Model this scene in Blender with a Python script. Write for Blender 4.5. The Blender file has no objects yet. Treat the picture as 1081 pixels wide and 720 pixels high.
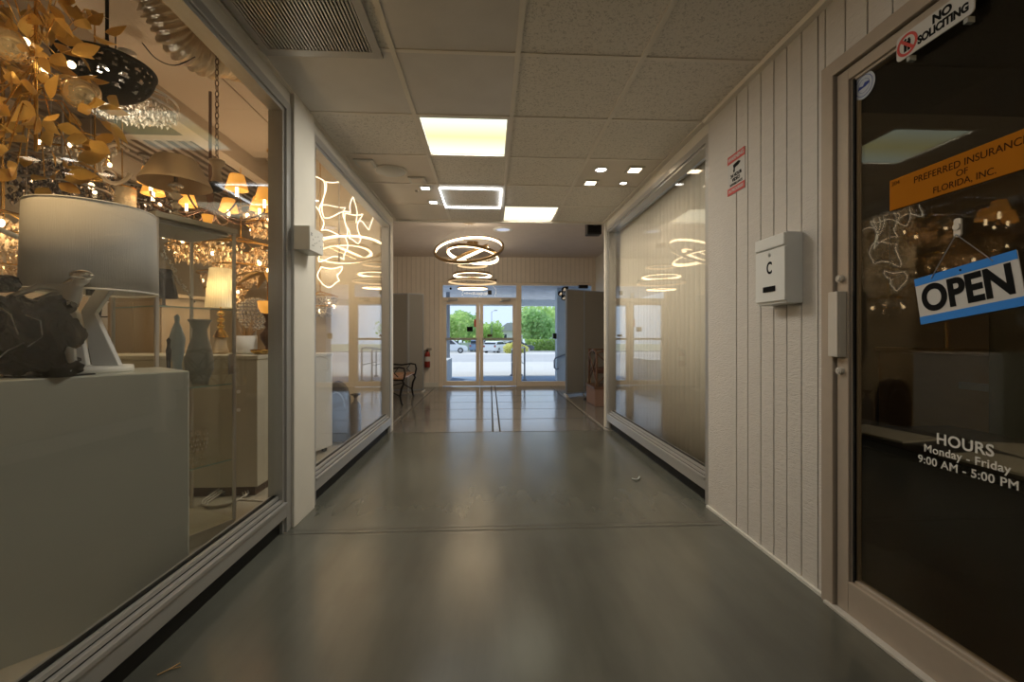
import bpy, math, random
from mathutils import Vector, Matrix, noise
random.seed(7)
SC = bpy.context.scene
COL = SC.collection
PI = math.pi

# ------------------------------------------------------------------ camera geometry (1081 x 720 frame)
F, VX, VY, CX, EYE = 466.0, 517.0, 356.0, 540.5, 1.06
TH = math.atan((CX - VX) / F)
cT, sT = math.cos(TH), math.sin(TH)
def at(px, py, dep):
    """world point seen at a photo pixel at a given depth along the view axis"""
    u = (px - CX) / F; v = (VY - py) / F
    return Vector(((sT + u * cT) * dep, (cT - u * sT) * dep, EYE + v * dep))

cam = bpy.data.cameras.new('camera'); cam_o = bpy.data.objects.new('camera', cam); COL.objects.link(cam_o)
cam.sensor_width = 36; cam.lens = 36 * F / 1081; cam.shift_y = (VY - 360) / 1081
cam_o.location = (0, 0, EYE); cam_o.rotation_euler = (PI / 2, 0, -TH)
cam.clip_start = 0.02; cam.clip_end = 500
SC.camera = cam_o
SC.view_settings.view_transform = 'Standard'; SC.view_settings.look = 'None'
SC.view_settings.gamma = 1; SC.view_settings.use_curve_mapping = False
SC.view_settings.exposure = 0.0
SC.cycles.max_bounces = 10; SC.cycles.diffuse_bounces = 5; SC.cycles.glossy_bounces = 6
SC.cycles.transparent_max_bounces = 40; SC.cycles.transmission_bounces = 4
SC.cycles.sample_clamp_indirect = 4.0
SC.cycles.caustics_reflective = False; SC.cycles.caustics_refractive = False
SC.cycles.use_denoising = True

# ------------------------------------------------------------------ materials
def newmat(name):
    m = bpy.data.materials.new(name); m.use_nodes = True
    nt = m.node_tree; nt.nodes.clear()
    out = nt.nodes.new('ShaderNodeOutputMaterial')
    return m, nt, out
def N(nt, t, **kw):
    n = nt.nodes.new(t)
    for k, v in kw.items(): setattr(n, k, v)
    return n
def c4(c): return (c[0], c[1], c[2], 1.0)
def pm(name, rgb, rough=0.5, metal=0.0, var=0.08, scale=12.0, bump=0.0, bscale=60.0, emit=None, estr=0.0, coat=0.0, stretch=None, trans=0.0, spec=0.5):
    """procedural principled material: noise tinted colour, optional bump"""
    m, nt, out = newmat(name)
    b = N(nt, 'ShaderNodeBsdfPrincipled')
    tc = N(nt, 'ShaderNodeTexCoord'); mp = N(nt, 'ShaderNodeMapping')
    nt.links.new(tc.outputs['Object'], mp.inputs['Vector'])
    if stretch: mp.inputs['Scale'].default_value = stretch
    nz = N(nt, 'ShaderNodeTexNoise'); nz.inputs['Scale'].default_value = scale; nz.inputs['Detail'].default_value = 4
    nt.links.new(mp.outputs[0], nz.inputs['Vector'])
    mx = N(nt, 'ShaderNodeMix', data_type='RGBA')
    mx.inputs['A'].default_value = c4([max(0, x * (1 - var)) for x in rgb]); mx.inputs['B'].default_value = c4([min(1, x * (1 + var)) for x in rgb])
    nt.links.new(nz.outputs['Fac'], mx.inputs['Factor'])
    nt.links.new(mx.outputs['Result'], b.inputs['Base Color'])
    b.inputs['Roughness'].default_value = rough; b.inputs['Metallic'].default_value = metal
    b.inputs['Coat Weight'].default_value = coat
    b.inputs['Specular IOR Level'].default_value = spec
    if trans: b.inputs['Transmission Weight'].default_value = trans
    if emit: b.inputs['Emission Color'].default_value = c4(emit); b.inputs['Emission Strength'].default_value = estr
    if bump:
        n2 = N(nt, 'ShaderNodeTexNoise'); n2.inputs['Scale'].default_value = bscale; n2.inputs['Detail'].default_value = 3
        nt.links.new(mp.outputs[0], n2.inputs['Vector'])
        bp = N(nt, 'ShaderNodeBump'); bp.inputs['Strength'].default_value = bump; bp.inputs['Distance'].default_value = 0.01
        nt.links.new(n2.outputs['Fac'], bp.inputs['Height']); nt.links.new(bp.outputs[0], b.inputs['Normal'])
    nt.links.new(b.outputs[0], out.inputs[0])
    return m
def emat(name, rgb, s):
    m, nt, out = newmat(name); e = N(nt, 'ShaderNodeEmission')
    e.inputs[0].default_value = c4(rgb); e.inputs[1].default_value = s
    nt.links.new(e.outputs[0], out.inputs[0]); return m
def glassmat(name, tint=(1, 1, 1), r0=0.045, rough=0.0):
    """clear sheet glass: see-through with mirror reflections rising at grazing angles (both faces alike)"""
    m, nt, out = newmat(name)
    geo = N(nt, 'ShaderNodeNewGeometry')
    dot = N(nt, 'ShaderNodeVectorMath', operation='DOT_PRODUCT')
    nt.links.new(geo.outputs['Normal'], dot.inputs[0]); nt.links.new(geo.outputs['Incoming'], dot.inputs[1])
    ab = N(nt, 'ShaderNodeMath', operation='ABSOLUTE'); nt.links.new(dot.outputs['Value'], ab.inputs[0])
    om = N(nt, 'ShaderNodeMath', operation='SUBTRACT'); om.inputs[0].default_value = 1; nt.links.new(ab.outputs[0], om.inputs[1])
    pw = N(nt, 'ShaderNodeMath', operation='POWER'); nt.links.new(om.outputs[0], pw.inputs[0]); pw.inputs[1].default_value = 5
    ma = N(nt, 'ShaderNodeMath', operation='MULTIPLY_ADD'); nt.links.new(pw.outputs[0], ma.inputs[0]); ma.inputs[1].default_value = 1 - r0; ma.inputs[2].default_value = r0
    tr = N(nt, 'ShaderNodeBsdfTransparent'); tr.inputs[0].default_value = c4(tint)
    gl = N(nt, 'ShaderNodeBsdfGlossy'); gl.inputs['Roughness'].default_value = rough; gl.inputs[0].default_value = (1, 1, 1, 1)
    mx = N(nt, 'ShaderNodeMixShader')
    nt.links.new(ma.outputs[0], mx.inputs[0]); nt.links.new(tr.outputs[0], mx.inputs[1]); nt.links.new(gl.outputs[0], mx.inputs[2])
    nt.links.new(mx.outputs[0], out.inputs[0]); return m

M = {}
M['alu'] = pm('brushed_aluminium', (.50, .485, .46), .33, .6, .06, 30, stretch=(1, 1, 8))
M['alu_pale'] = pm('pale_aluminium', (.58, .54, .48), .4, .2, .05, 30)
M['alu_tan'] = pm('tan_anodised_aluminium', (.80, .69, .56), .4, .1, .06, 20)
M['bronze'] = pm('door_frame_metal', (.44, .37, .30), .42, .3, .06, 25)
M['black_matte'] = pm('matte_black_lacquer', (.010, .009, .008), .7, 0, .2, spec=.15)
M['black'] = pm('black_rubber', (.008, .008, .008), .6, 0, .2)
M['black_plastic'] = pm('black_plastic', (.015, .015, .016), .35, 0, .2)
M['black_metal'] = pm('black_metal', (.012, .012, .013), .4, .5, .2)
M['cream_wall'] = pm('cream_paint', (.64, .60, .52), .6, 0, .05, 6, .1, 150)
M['panel_paint'] = pm('painted_panelling', (.57, .53, .48), .55, 0, .06, 8, .5, 40, stretch=(1, 1, 6))
M['end_paint'] = pm('end_wall_paint', (.72, .64, .55), .6, 0, .05, 8, .1, 60)
M['groove'] = pm('groove_shadow_paint', (.25, .22, .19), .8)
M['lobby_ceiling'] = pm('lobby_ceiling_paint', (.60, .52, .45), .7, 0, .08, 6, .2, 80)
M['white_metal'] = pm('white_painted_metal', (.62, .60, .54), .4, 0, .04, 10)
M['mailbox'] = pm('mailbox_enamel', (.66, .66, .63), .4, 0, .04, 20)
M['white'] = pm('white_gloss', (.78, .76, .70), .3, 0, .03, 10)
M['counter'] = pm('pale_laminate', (.47, .48, .41), .3, 0, .04, 3)
M['counter_tan'] = pm('cream_laminate', (.46, .42, .32), .4, 0, .05, 4)
M['wood_tan'] = pm('tan_wood', (.42, .30, .18), .5, 0, .15, 10, stretch=(8, 8, 1))
M['wood_dark'] = pm('dark_wood', (.09, .045, .025), .4, 0, .25, 12, stretch=(6, 6, 1))
M['wood_red'] = pm('bench_wood', (.30, .15, .07), .35, 0, .25, 14, stretch=(8, 1, 8))
M['fabric_grey'] = pm('grey_divider_fabric', (.23, .215, .195), .9, 0, .1, 120, .3, 300)
M['blind'] = pm('cream_blind_fabric', (.78, .73, .61), .8, 0, .05, 40, .1, 200)
M['gold'] = pm('polished_gold', (.95, .60, .20), .22, 1, .12, 10, .25, 25)
M['gold_leaf'] = pm('gold_leaf', (.85, .46, .13), .34, .75, .45, 9, .4, 30)
M['silver'] = pm('chrome_silver', (.8, .8, .82), .12, 1, .05, 20)
M['silver_soft'] = pm('satin_silver', (.6, .62, .66), .3, 1, .08, 20)
M['duct'] = pm('crinkled_foil', (.75, .66, .52), .28, .95, .15, 30, .9, 45)
M['crystal'] = pm('crystal_beads', (.80, .74, .64), .10, .5, .2, 60)
M['crystal_gold'] = pm('champagne_crystal', (.80, .56, .32), .10, .55, .3, 60)
M['crystal_dark'] = pm('smoked_crystal', (.22, .19, .18), .06, .8, .5, 80)
M['shade_tan'] = pm('tan_shade_cloth', (.60, .45, .28), .8, 0, .06, 80)
M['shade_white'] = pm('white_shade_cloth', (.54, .52, .48), .8, 0, .04, 200, .1, 300, stretch=(1, 1, .05))
M['shade_pleat'] = pm('translucent_pleated_cloth', (.62, .55, .42), .8, 0, .06, 80, emit=(1, .72, .35), estr=.10)
M['shade_orange'] = pm('lit_amber_shade', (.85, .45, .12), .7, 0, .05, 60, emit=(1, .42, .06), estr=.75)
M['lamp_tan'] = pm('tan_ceramic', (.52, .40, .26), .5, 0, .1, 20)
M['ceramic_grey'] = pm('grey_stoneware', (.30, .29, .26), .45, 0, .2, 14, .3, 30)
M['ceramic_blue'] = pm('pale_blue_glaze', (.50, .58, .62), .25, .3, .15, 20)
M['gloss_black'] = pm('black_lacquer', (.002, .002, .003), .16, 0, .2, spec=.22)
M['bulb'] = emat('warm_bulb', (1, .74, .42), 9)
M['bulb_white'] = emat('white_bulb', (1, .92, .8), 22)
M['ring_light'] = emat('warm_led_strip', (1, .76, .46), 6.5)
M['ring_dim'] = emat('dim_led_strip', (1, .70, .38), 1.1)
M['ring_shell'] = pm('ring_shell_bronze', (.32, .21, .10), .35, .8, .1)
M['led_white'] = emat('white_led', (.92, .96, 1), 6)
M['down_white'] = emat('downlight_white', (1, .95, .88), 14)
M['down_warm'] = emat('downlight_warm', (1, .78, .52), 12)
M['edge_lit'] = emat('edge_lit_acrylic', (1, .86, .62), 3.2)
M['acrylic'] = glassmat('clear_acrylic', (.97, .95, .92), .05)
def milky():
    m, nt, out = newmat('frosted_sheet'); tr = N(nt, 'ShaderNodeBsdfTransparent'); tr.inputs[0].default_value = (.96, .94, .9, 1)
    df = N(nt, 'ShaderNodeBsdfTranslucent'); df.inputs[0].default_value = (.9, .85, .75, 1); d2 = N(nt, 'ShaderNodeBsdfDiffuse'); d2.inputs[0].default_value = (.9, .85, .75, 1)
    a = N(nt, 'ShaderNodeAddShader'); nt.links.new(df.outputs[0], a.inputs[0]); nt.links.new(d2.outputs[0], a.inputs[1])
    mx = N(nt, 'ShaderNodeMixShader'); mx.inputs[0].default_value = .10; nt.links.new(tr.outputs[0], mx.inputs[1]); nt.links.new(a.outputs[0], mx.inputs[2]); nt.links.new(mx.outputs[0], out.inputs[0]); return m
M['acrylic_milky'] = milky()
M['glass'] = glassmat('window_glass', (.97, .965, .955), .026)
M['glass_cab'] = glassmat('cabinet_glass', (.95, .97, .95), .035)
M['glass_tint'] = glassmat('tinted_door_glass', (.70, .67, .60), .04)
M['glass_entry'] = glassmat('entrance_glass', (.97, .985, 1), .03)
M['glass_edge'] = pm('green_glass_edge', (.30, .42, .36), .2, 0, .1)
M['red'] = pm('red_enamel', (.26, .03, .02), .35, 0, .1)
M['red_sign'] = pm('red_print', (.50, .07, .06), .5, 0, .1)
M['sign_white'] = pm('sign_white', (.52, .50, .47), .5, 0, .04)
M['ink'] = pm('black_ink', (.012, .012, .012), .9, 0, .1, spec=.1)
M['orange_sign'] = pm('orange_banner', (.33, .115, .009), .8, 0, .08, 6, spec=.1)
M['ink_brown'] = pm('brown_ink', (.05, .018, .006), .9, spec=.1)
M['blue_sign'] = pm('blue_print', (.05, .22, .62), .8, 0, .05, spec=.15)
M['navy'] = pm('navy_print', (.02, .04, .22), .5)
M['sticker_grey'] = pm('pale_grey_sticker', (.42, .45, .50), .5)
M['tape'] = pm('clear_tape', (.30, .30, .28), .4)
M['decal'] = pm('white_vinyl', (.60, .58, .53), .6, 0, .03)
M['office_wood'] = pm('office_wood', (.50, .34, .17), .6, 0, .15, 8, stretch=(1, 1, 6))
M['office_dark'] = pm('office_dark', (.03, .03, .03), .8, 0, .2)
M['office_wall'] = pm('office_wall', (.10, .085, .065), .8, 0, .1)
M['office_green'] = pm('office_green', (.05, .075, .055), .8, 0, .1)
M['paper'] = pm('paper', (.55, .55, .52), .7)
M['show_wall'] = pm('showroom_wall', (.42, .34, .24), .7, 0, .12, 3)
M['show_end'] = pm('showroom_end_wall', (.62, .53, .38), .7, 0, .06, 3)
M['show_floor'] = pm('showroom_floor', (.42, .37, .28), .4, 0, .1, 6)
M['show_ceiling'] = pm('showroom_ceiling_board', (.36, .28, .20), .7, 0, .08, 3)
M['show_deck'] = pm('showroom_deck', (.26, .20, .15), .5, .3, .15, 5)
M['stucco_blue'] = pm('pale_stucco', (.60, .66, .70), .85, 0, .12, 5, .6, 25)
M['canopy_paint'] = pm('canopy_stucco', (.54, .57, .62), .9, 0, .35, 5, .9, 9)
M['steel'] = pm('grey_steel', (.30, .33, .38), .4, .6, .08)
M['concrete'] = pm('sunlit_concrete', (.56, .56, .55), .9, 0, .08, .6)
M['asphalt'] = pm('worn_asphalt', (.42, .43, .45), .9, 0, .1, .4)
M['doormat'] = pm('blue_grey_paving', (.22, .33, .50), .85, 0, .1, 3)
M['car_white'] = pm('white_car_paint', (.80, .82, .84), .2, 0, .02, coat=.5)
M['car_blue'] = pm('blue_car_paint', (.16, .24, .36), .2, .3, .05, coat=.5)
M['car_red'] = pm('red_car_paint', (.55, .10, .08), .2, 0, .05, coat=.5)
M['car_dark'] = pm('dark_car_paint', (.06, .08, .11), .2, .2, .05, coat=.5)
M['car_glass'] = pm('car_glass', (.03, .04, .06), .05, 0, .1)
M['tyre'] = pm('tyre_rubber', (.02, .02, .022), .8)
M['hub'] = pm('wheel_alloy', (.5, .5, .52), .3, .8)
M['bark'] = pm('bark', (.16, .11, .07), .9, 0, .2, 20, .5, 40)
M['roof'] = pm('grey_shingle', (.42, .42, .45), .9, 0, .15, 4)
M['house'] = pm('house_siding', (.72, .72, .72), .8)
M['cable'] = pm('white_cable', (.55, .50, .42), .5)
M['reed'] = pm('dry_reed', (.40, .24, .10), .8, 0, .3)

def leafmat(name, rgb, mixt=.45):
    m, nt, out = newmat(name)
    tc = N(nt, 'ShaderNodeTexCoord'); nz = N(nt, 'ShaderNodeTexNoise'); nz.inputs['Scale'].default_value = 1.3
    nt.links.new(tc.outputs['Object'], nz.inputs['Vector'])
    mx = N(nt, 'ShaderNodeMix', data_type='RGBA'); mx.inputs['A'].default_value = c4([x * .6 for x in rgb]); mx.inputs['B'].default_value = c4([min(1, x * 1.35) for x in rgb])
    nt.links.new(nz.outputs['Fac'], mx.inputs['Factor'])
    d = N(nt, 'ShaderNodeBsdfDiffuse'); t = N(nt, 'ShaderNodeBsdfTranslucent'); ms = N(nt, 'ShaderNodeMixShader'); ms.inputs[0].default_value = mixt
    nt.links.new(mx.outputs['Result'], d.inputs[0]); nt.links.new(mx.outputs['Result'], t.inputs[0])
    nt.links.new(d.outputs[0], ms.inputs[1]); nt.links.new(t.outputs[0], ms.inputs[2]); nt.links.new(ms.outputs[0], out.inputs[0]); return m
M['leaf_a'] = leafmat('bright_leaf', (.55, .74, .30))
M['leaf_b'] = leafmat('mid_leaf', (.42, .64, .28))
M['leaf_c'] = leafmat('hedge_leaf', (.40, .58, .18))
M['leaf_y'] = leafmat('yellow_leaf', (.95, .90, .30))
M['shade_lit'] = leafmat('lit_shade_cloth', (.80, .66, .45), .5)

def linemask(nt, sock, specs):
    """1 on thin lines where the coordinate is near one of the given positions"""
    res = None
    for pos, hw in specs:
        n = N(nt, 'ShaderNodeMath', operation='COMPARE'); nt.links.new(sock, n.inputs[0]); n.inputs[1].default_value = pos; n.inputs[2].default_value = hw
        if res is None: res = n.outputs[0]
        else:
            a = N(nt, 'ShaderNodeMath', operation='MAXIMUM'); nt.links.new(res, a.inputs[0]); nt.links.new(n.outputs[0], a.inputs[1]); res = a.outputs[0]
    return res
def floor_material():
    m, nt, out = newmat('painted_concrete_floor'); L = nt.links.new
    b = N(nt, 'ShaderNodeBsdfPrincipled'); tc = N(nt, 'ShaderNodeTexCoord'); sp = N(nt, 'ShaderNodeSeparateXYZ'); L(tc.outputs['Object'], sp.inputs[0])
    n1 = N(nt, 'ShaderNodeTexNoise'); n1.inputs['Scale'].default_value = 1.1; n1.inputs['Detail'].default_value = 6; L(tc.outputs['Object'], n1.inputs['Vector'])
    mp = N(nt, 'ShaderNodeMapping'); mp.inputs['Scale'].default_value = (5, .9, 1); L(tc.outputs['Object'], mp.inputs[0])
    n2 = N(nt, 'ShaderNodeTexNoise'); n2.inputs['Scale'].default_value = 2.0; n2.inputs['Detail'].default_value = 6; L(mp.outputs[0], n2.inputs['Vector'])
    cr = N(nt, 'ShaderNodeValToRGB'); L(n1.outputs['Fac'], cr.inputs[0])
    cr.color_ramp.elements[0].position = .3; cr.color_ramp.elements[0].color = (.078, .077, .062, 1)
    cr.color_ramp.elements[1].position = .7; cr.color_ramp.elements[1].color = (.108, .109, .089, 1)
    mx = N(nt, 'ShaderNodeMix', data_type='RGBA', blend_type='MULTIPLY'); mx.inputs['Factor'].default_value = .35; L(cr.outputs[0], mx.inputs['A']); L(n2.outputs['Color'], mx.inputs['B'])
    mr = N(nt, 'ShaderNodeMapRange'); L(n2.outputs['Fac'], mr.inputs[0]); mr.inputs[1].default_value = .3; mr.inputs[2].default_value = .7; mr.inputs[3].default_value = .86; mr.inputs[4].default_value = 1.06
    cm = N(nt, 'ShaderNodeVectorMath', operation='SCALE'); L(cr.outputs[0], cm.inputs[0]); L(mr.outputs[0], cm.inputs['Scale'])
    # lobby slabs are a browner grey
    lob = N(nt, 'ShaderNodeMath', operation='GREATER_THAN'); L(sp.outputs['Y'], lob.inputs[0]); lob.inputs[1].default_value = 4.95
    ml = N(nt, 'ShaderNodeMix', data_type='RGBA'); L(lob.outputs[0], ml.inputs['Factor']); L(cm.outputs[0], ml.inputs['A']); ml.inputs['B'].default_value = (.13, .12, .105, 1)
    # joints
    jy = linemask(nt, sp.outputs['Y'], [(2.43, .006), (2.475, .004), (4.95, .012)])
    jl = linemask(nt, sp.outputs['Y'], [(5.72, .012), (6.52, .012), (7.22, .012), (8.02, .012), (8.85, .012)])
    jx = linemask(nt, sp.outputs['X'], [(.035, .010), (.115, .010), (-1.15, .008), (1.30, .008)])
    jx2 = linemask(nt, sp.outputs['X'], [(.075, .022), (-1.19, .014), (1.335, .014)])
    a = N(nt, 'ShaderNodeMath', operation='MULTIPLY'); L(jx, a.inputs[0]); L(lob.outputs[0], a.inputs[1])
    a2 = N(nt, 'ShaderNodeMath', operation='MULTIPLY'); L(jx2, a2.inputs[0]); L(lob.outputs[0], a2.inputs[1])
    # the long rows stop at the border lines
    ax = N(nt, 'ShaderNodeMath', operation='ABSOLUTE'); L(sp.outputs['X'], ax.inputs[0])
    ins = N(nt, 'ShaderNodeMath', operation='LESS_THAN'); L(ax.outputs[0], ins.inputs[0]); ins.inputs[1].default_value = 1.3
    jl2 = N(nt, 'ShaderNodeMath', operation='MULTIPLY'); L(jl, jl2.inputs[0]); L(ins.outputs[0], jl2.inputs[1])
    b1 = N(nt, 'ShaderNodeMath', operation='MAXIMUM'); L(jy, b1.inputs[0]); L(a.outputs[0], b1.inputs[1])
    b2 = N(nt, 'ShaderNodeMath', operation='MAXIMUM'); L(b1.outputs[0], b2.inputs[0]); L(jl2.outputs[0], b2.inputs[1])
    m1 = N(nt, 'ShaderNodeMix', data_type='RGBA'); L(a2.outputs[0], m1.inputs['Factor']); L(ml.outputs['Result'], m1.inputs['A']); m1.inputs['B'].default_value = (.26, .24, .21, 1)
    m2 = N(nt, 'ShaderNodeMix', data_type='RGBA'); L(b2.outputs[0], m2.inputs['Factor']); L(m1.outputs['Result'], m2.inputs['A']); m2.inputs['B'].default_value = (.055, .05, .04, 1)
    L(m2.outputs['Result'], b.inputs['Base Color'])
    rr = N(nt, 'ShaderNodeMapRange'); L(n2.outputs['Fac'], rr.inputs[0]); rr.inputs[3].default_value = .18; rr.inputs[4].default_value = .25
    rl = N(nt, 'ShaderNodeMath', operation='MULTIPLY_ADD'); L(lob.outputs[0], rl.inputs[0]); rl.inputs[1].default_value = -.09; L(rr.outputs[0], rl.inputs[2])
    rj = N(nt, 'ShaderNodeMix'); L(b2.outputs[0], rj.inputs['Factor']); L(rl.outputs[0], rj.inputs['A']); rj.inputs['B'].default_value = .85; L(rj.outputs['Result'], b.inputs['Roughness'])
    bp = N(nt, 'ShaderNodeBump'); bp.inputs['Strength'].default_value = .004; bp.inputs['Distance'].default_value = .01; L(n2.outputs['Fac'], bp.inputs['Height']); L(bp.outputs[0], b.inputs['Normal'])
    b.inputs['Specular IOR Level'].default_value = .9
    L(b.outputs[0], out.inputs[0]); return m
def fissured():
    m, nt, out = newmat('fissured_ceiling_tile'); L = nt.links.new
    b = N(nt, 'ShaderNodeBsdfPrincipled'); tc = N(nt, 'ShaderNodeTexCoord')
    v = N(nt, 'ShaderNodeTexNoise'); v.inputs['Scale'].default_value = 75; v.inputs['Detail'].default_value = 2; v.inputs['Distortion'].default_value = 1.2; L(tc.outputs['Object'], v.inputs['Vector'])
    cr = N(nt, 'ShaderNodeValToRGB'); L(v.outputs['Fac'], cr.inputs[0])
    cr.color_ramp.elements[0].position = .36; cr.color_ramp.elements[0].color = (.52, .48, .42, 1); cr.color_ramp.elements[1].position = .46; cr.color_ramp.elements[1].color = (.74, .69, .61, 1)
    L(cr.outputs[0], b.inputs['Base Color']); b.inputs['Roughness'].default_value = .9
    bp = N(nt, 'ShaderNodeBump'); bp.inputs['Strength'].default_value = .7; bp.inputs['Distance'].default_value = .004; L(v.outputs['Fac'], bp.inputs['Height']); L(bp.outputs[0], b.inputs['Normal'])
    L(b.outputs[0], out.inputs[0]); return m
M['floor'] = floor_material()
M['tile'] = fissured()
M['tile_plain'] = pm('plastered_tile', (.64, .60, .55), .42, 0, .10, 5, .15, 20)
M['tile_smooth'] = pm('smooth_tile', (.68, .61, .52), .6, 0, .05, 6, .1, 30)
M['grid'] = pm('ceiling_grid_metal', (.74, .68, .59), .5, 0, .04)
def diffuser(name, mid, edge, s, axis='Y', cen=0, half=.3):
    m, nt, out = newmat(name); L = nt.links.new
    tc = N(nt, 'ShaderNodeTexCoord'); sp = N(nt, 'ShaderNodeSeparateXYZ'); L(tc.outputs['Object'], sp.inputs[0])
    a = N(nt, 'ShaderNodeMath', operation='SUBTRACT'); L(sp.outputs[axis], a.inputs[0]); a.inputs[1].default_value = cen
    ab = N(nt, 'ShaderNodeMath', operation='ABSOLUTE'); L(a.outputs[0], ab.inputs[0])
    mr = N(nt, 'ShaderNodeMapRange'); L(ab.outputs[0], mr.inputs[0]); mr.inputs[1].default_value = 0; mr.inputs[2].default_value = half
    mx = N(nt, 'ShaderNodeMix', data_type='RGBA'); L(mr.outputs[0], mx.inputs['Factor']); mx.inputs['A'].default_value = c4(mid); mx.inputs['B'].default_value = c4(edge)
    e = N(nt, 'ShaderNodeEmission'); L(mx.outputs['Result'], e.inputs[0]); e.inputs[1].default_value = s
    L(e.outputs[0], out.inputs[0]); return m
M['diffuser'] = diffuser('twin_tube_diffuser', (.80, .73, .33), (.80, .92, .78), 1.6)
M['diffuser_warm'] = diffuser('warm_diffuser', (1.0, .95, .72), (.9, .82, .58), 1.7)

# ------------------------------------------------------------------ mesh builder
class MB:
    def __init__(s): s.v = []; s.f = []; s.sm = []; s.mi = []; s.cur = 0
    def add(s, vs, fs, smooth=False):
        o = len(s.v); s.v += [tuple(p) for p in vs]
        for f in fs: s.f.append(tuple(i + o for i in f)); s.sm.append(smooth); s.mi.append(s.cur)
        return s
    def box(s, x0, x1, y0, y1, z0, z1, mtx=None):
        s.nb = getattr(s, 'nb', 0) + 1; e = .00005 * (s.nb * 7 % 11)   # no two boxes of a mesh share a plane
        x0 -= e; x1 += e; y0 -= e; y1 += e; z0 -= e; z1 += e
        vs = [Vector((x, y, z)) for z in (z0, z1) for y in (y0, y1) for x in (x0, x1)]
        if mtx: vs = [mtx @ v for v in vs]
        return s.add(vs, [(0, 2, 3, 1), (4, 5, 7, 6), (0, 1, 5, 4), (2, 6, 7, 3), (0, 4, 6, 2), (1, 3, 7, 5)])
    def cyl(s, p0, p1, r0, r1=None, n=16, caps=True):
        p0, p1 = Vector(p0), Vector(p1); r1 = r0 if r1 is None else r1
        d = (p1 - p0).normalized(); a = d.orthogonal().normalized(); b = d.cross(a)
        vs = []
        for p, r in ((p0, r0), (p1, r1)):
            for i in range(n):
                t = 2 * PI * i / n; vs.append(p + a * (r * math.cos(t)) + b * (r * math.sin(t)))
        s.add(vs, [(i, (i + 1) % n, n + (i + 1) % n, n + i) for i in range(n)], True)
        if caps: s.add(vs, [tuple(range(n - 1, -1, -1)), tuple(range(n, 2 * n))])
        return s
    def tube(s, pts, r, n=8, closed=False, caps=True):
        pts = [Vector(p) for p in pts]; k = len(pts); vs = []; up = None
        for i, p in enumerate(pts):
            if closed: t = pts[(i + 1) % k] - pts[i - 1]
            else: t = pts[min(i + 1, k - 1)] - pts[max(i - 1, 0)]
            t = t.normalized() if t.length > 1e-9 else Vector((0, 0, 1))
            if up is None: up = t.orthogonal().normalized()
            up = (up - t * up.dot(t)); up = up.normalized() if up.length > 1e-6 else t.orthogonal().normalized()
            b = t.cross(up); rr = r[i] if isinstance(r, (list, tuple)) else r
            for j in range(n):
                a = 2 * PI * j / n; vs.append(p + up * (rr * math.cos(a)) + b * (rr * math.sin(a)))
        fs = []
        for i in range(k if closed else k - 1):
            i2 = (i + 1) % k
            for j in range(n): fs.append((i * n + j, i * n + (j + 1) % n, i2 * n + (j + 1) % n, i2 * n + j))
        s.add(vs, fs, True)
        if caps and not closed: s.add(vs, [tuple(range(n - 1, -1, -1)), tuple(range((k - 1) * n, k * n))])
        return s
    def lathe(s, prof, n=24, c=(0, 0, 0), smooth=True, wob=None):
        c = Vector(c); vs = []
        for (r, z) in prof:
            for i in range(n):
                t = 2 * PI * i / n; k = 1 if wob is None else wob(t, z); vs.append(c + Vector((r * k * math.cos(t), r * k * math.sin(t), z)))
        k = len(prof); fs = []
        for a in range(k - 1):
            for i in range(n): fs.append((a * n + i, a * n + (i + 1) % n, (a + 1) * n + (i + 1) % n, (a + 1) * n + i))
        s.add(vs, fs, smooth)
        return s
    def prism(s, pts, d, mtx=None):
        """polygon in local xy extruded by d in z"""
        n = len(pts); vs = [Vector((p[0], p[1], 0)) for p in pts] + [Vector((p[0], p[1], d)) for p in pts]
        if mtx: vs = [mtx @ v for v in vs]
        return s.add(vs, [tuple(range(n - 1, -1, -1)), tuple(range(n, 2 * n))] + [(i, (i + 1) % n, n + (i + 1) % n, n + i) for i in range(n)])
    def sphere(s, c, r, n=12, sq=(1, 1, 1), m=None):
        c = Vector(c); m = m or max(6, n // 2); vs = []; fs = []
        for a in range(m + 1):
            ph = PI * a / m
            for i in range(n):
                t = 2 * PI * i / n; vs.append(c + Vector((r * sq[0] * math.sin(ph) * math.cos(t), r * sq[1] * math.sin(ph) * math.sin(t), -r * sq[2] * math.cos(ph))))
        for a in range(m):
            for i in range(n): fs.append((a * n + i, a * n + (i + 1) % n, (a + 1) * n + (i + 1) % n, (a + 1) * n + i))
        return s.add(vs, fs, True)
    def octa(s, c, r, h, ang=0.0, n=5):
        c = Vector(c); vs = [c + Vector((0, 0, h)), c - Vector((0, 0, h))]
        for i in range(n):
            t = ang + 2 * PI * i / n; vs.append(c + Vector((r * math.cos(t), r * math.sin(t), h * .25)))
        fs = []
        for i in range(n):
            a, b = 2 + i, 2 + (i + 1) % n; fs += [(0, a, b), (1, b, a)]
        return s.add(vs, fs)
    def leaf(s, base, d, up, L, W, curl=.2):
        """a pointed curved leaf blade"""
        base, d, up = Vector(base), Vector(d).normalized(), Vector(up)
        side = d.cross(up).normalized(); nrm = side.cross(d).normalized(); vs = []; st = (0, .15, .35, .6, .82, 1)
        wd = (.08, .6, 1, .85, .45, .0)
        for t, w in zip(st, wd):
            p = base + d * (L * t) - nrm * (curl * L * t * t)
            vs += [p - side * (W * .5 * w) + nrm * (.12 * W * w), p, p + side * (W * .5 * w) + nrm * (.12 * W * w)]
        fs = []
        for i in range(len(st) - 1):
            a = i * 3; fs += [(a, a + 1, a + 4, a + 3), (a + 1, a + 2, a + 5, a + 4)]
        return s.add(vs, fs, True)
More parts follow.
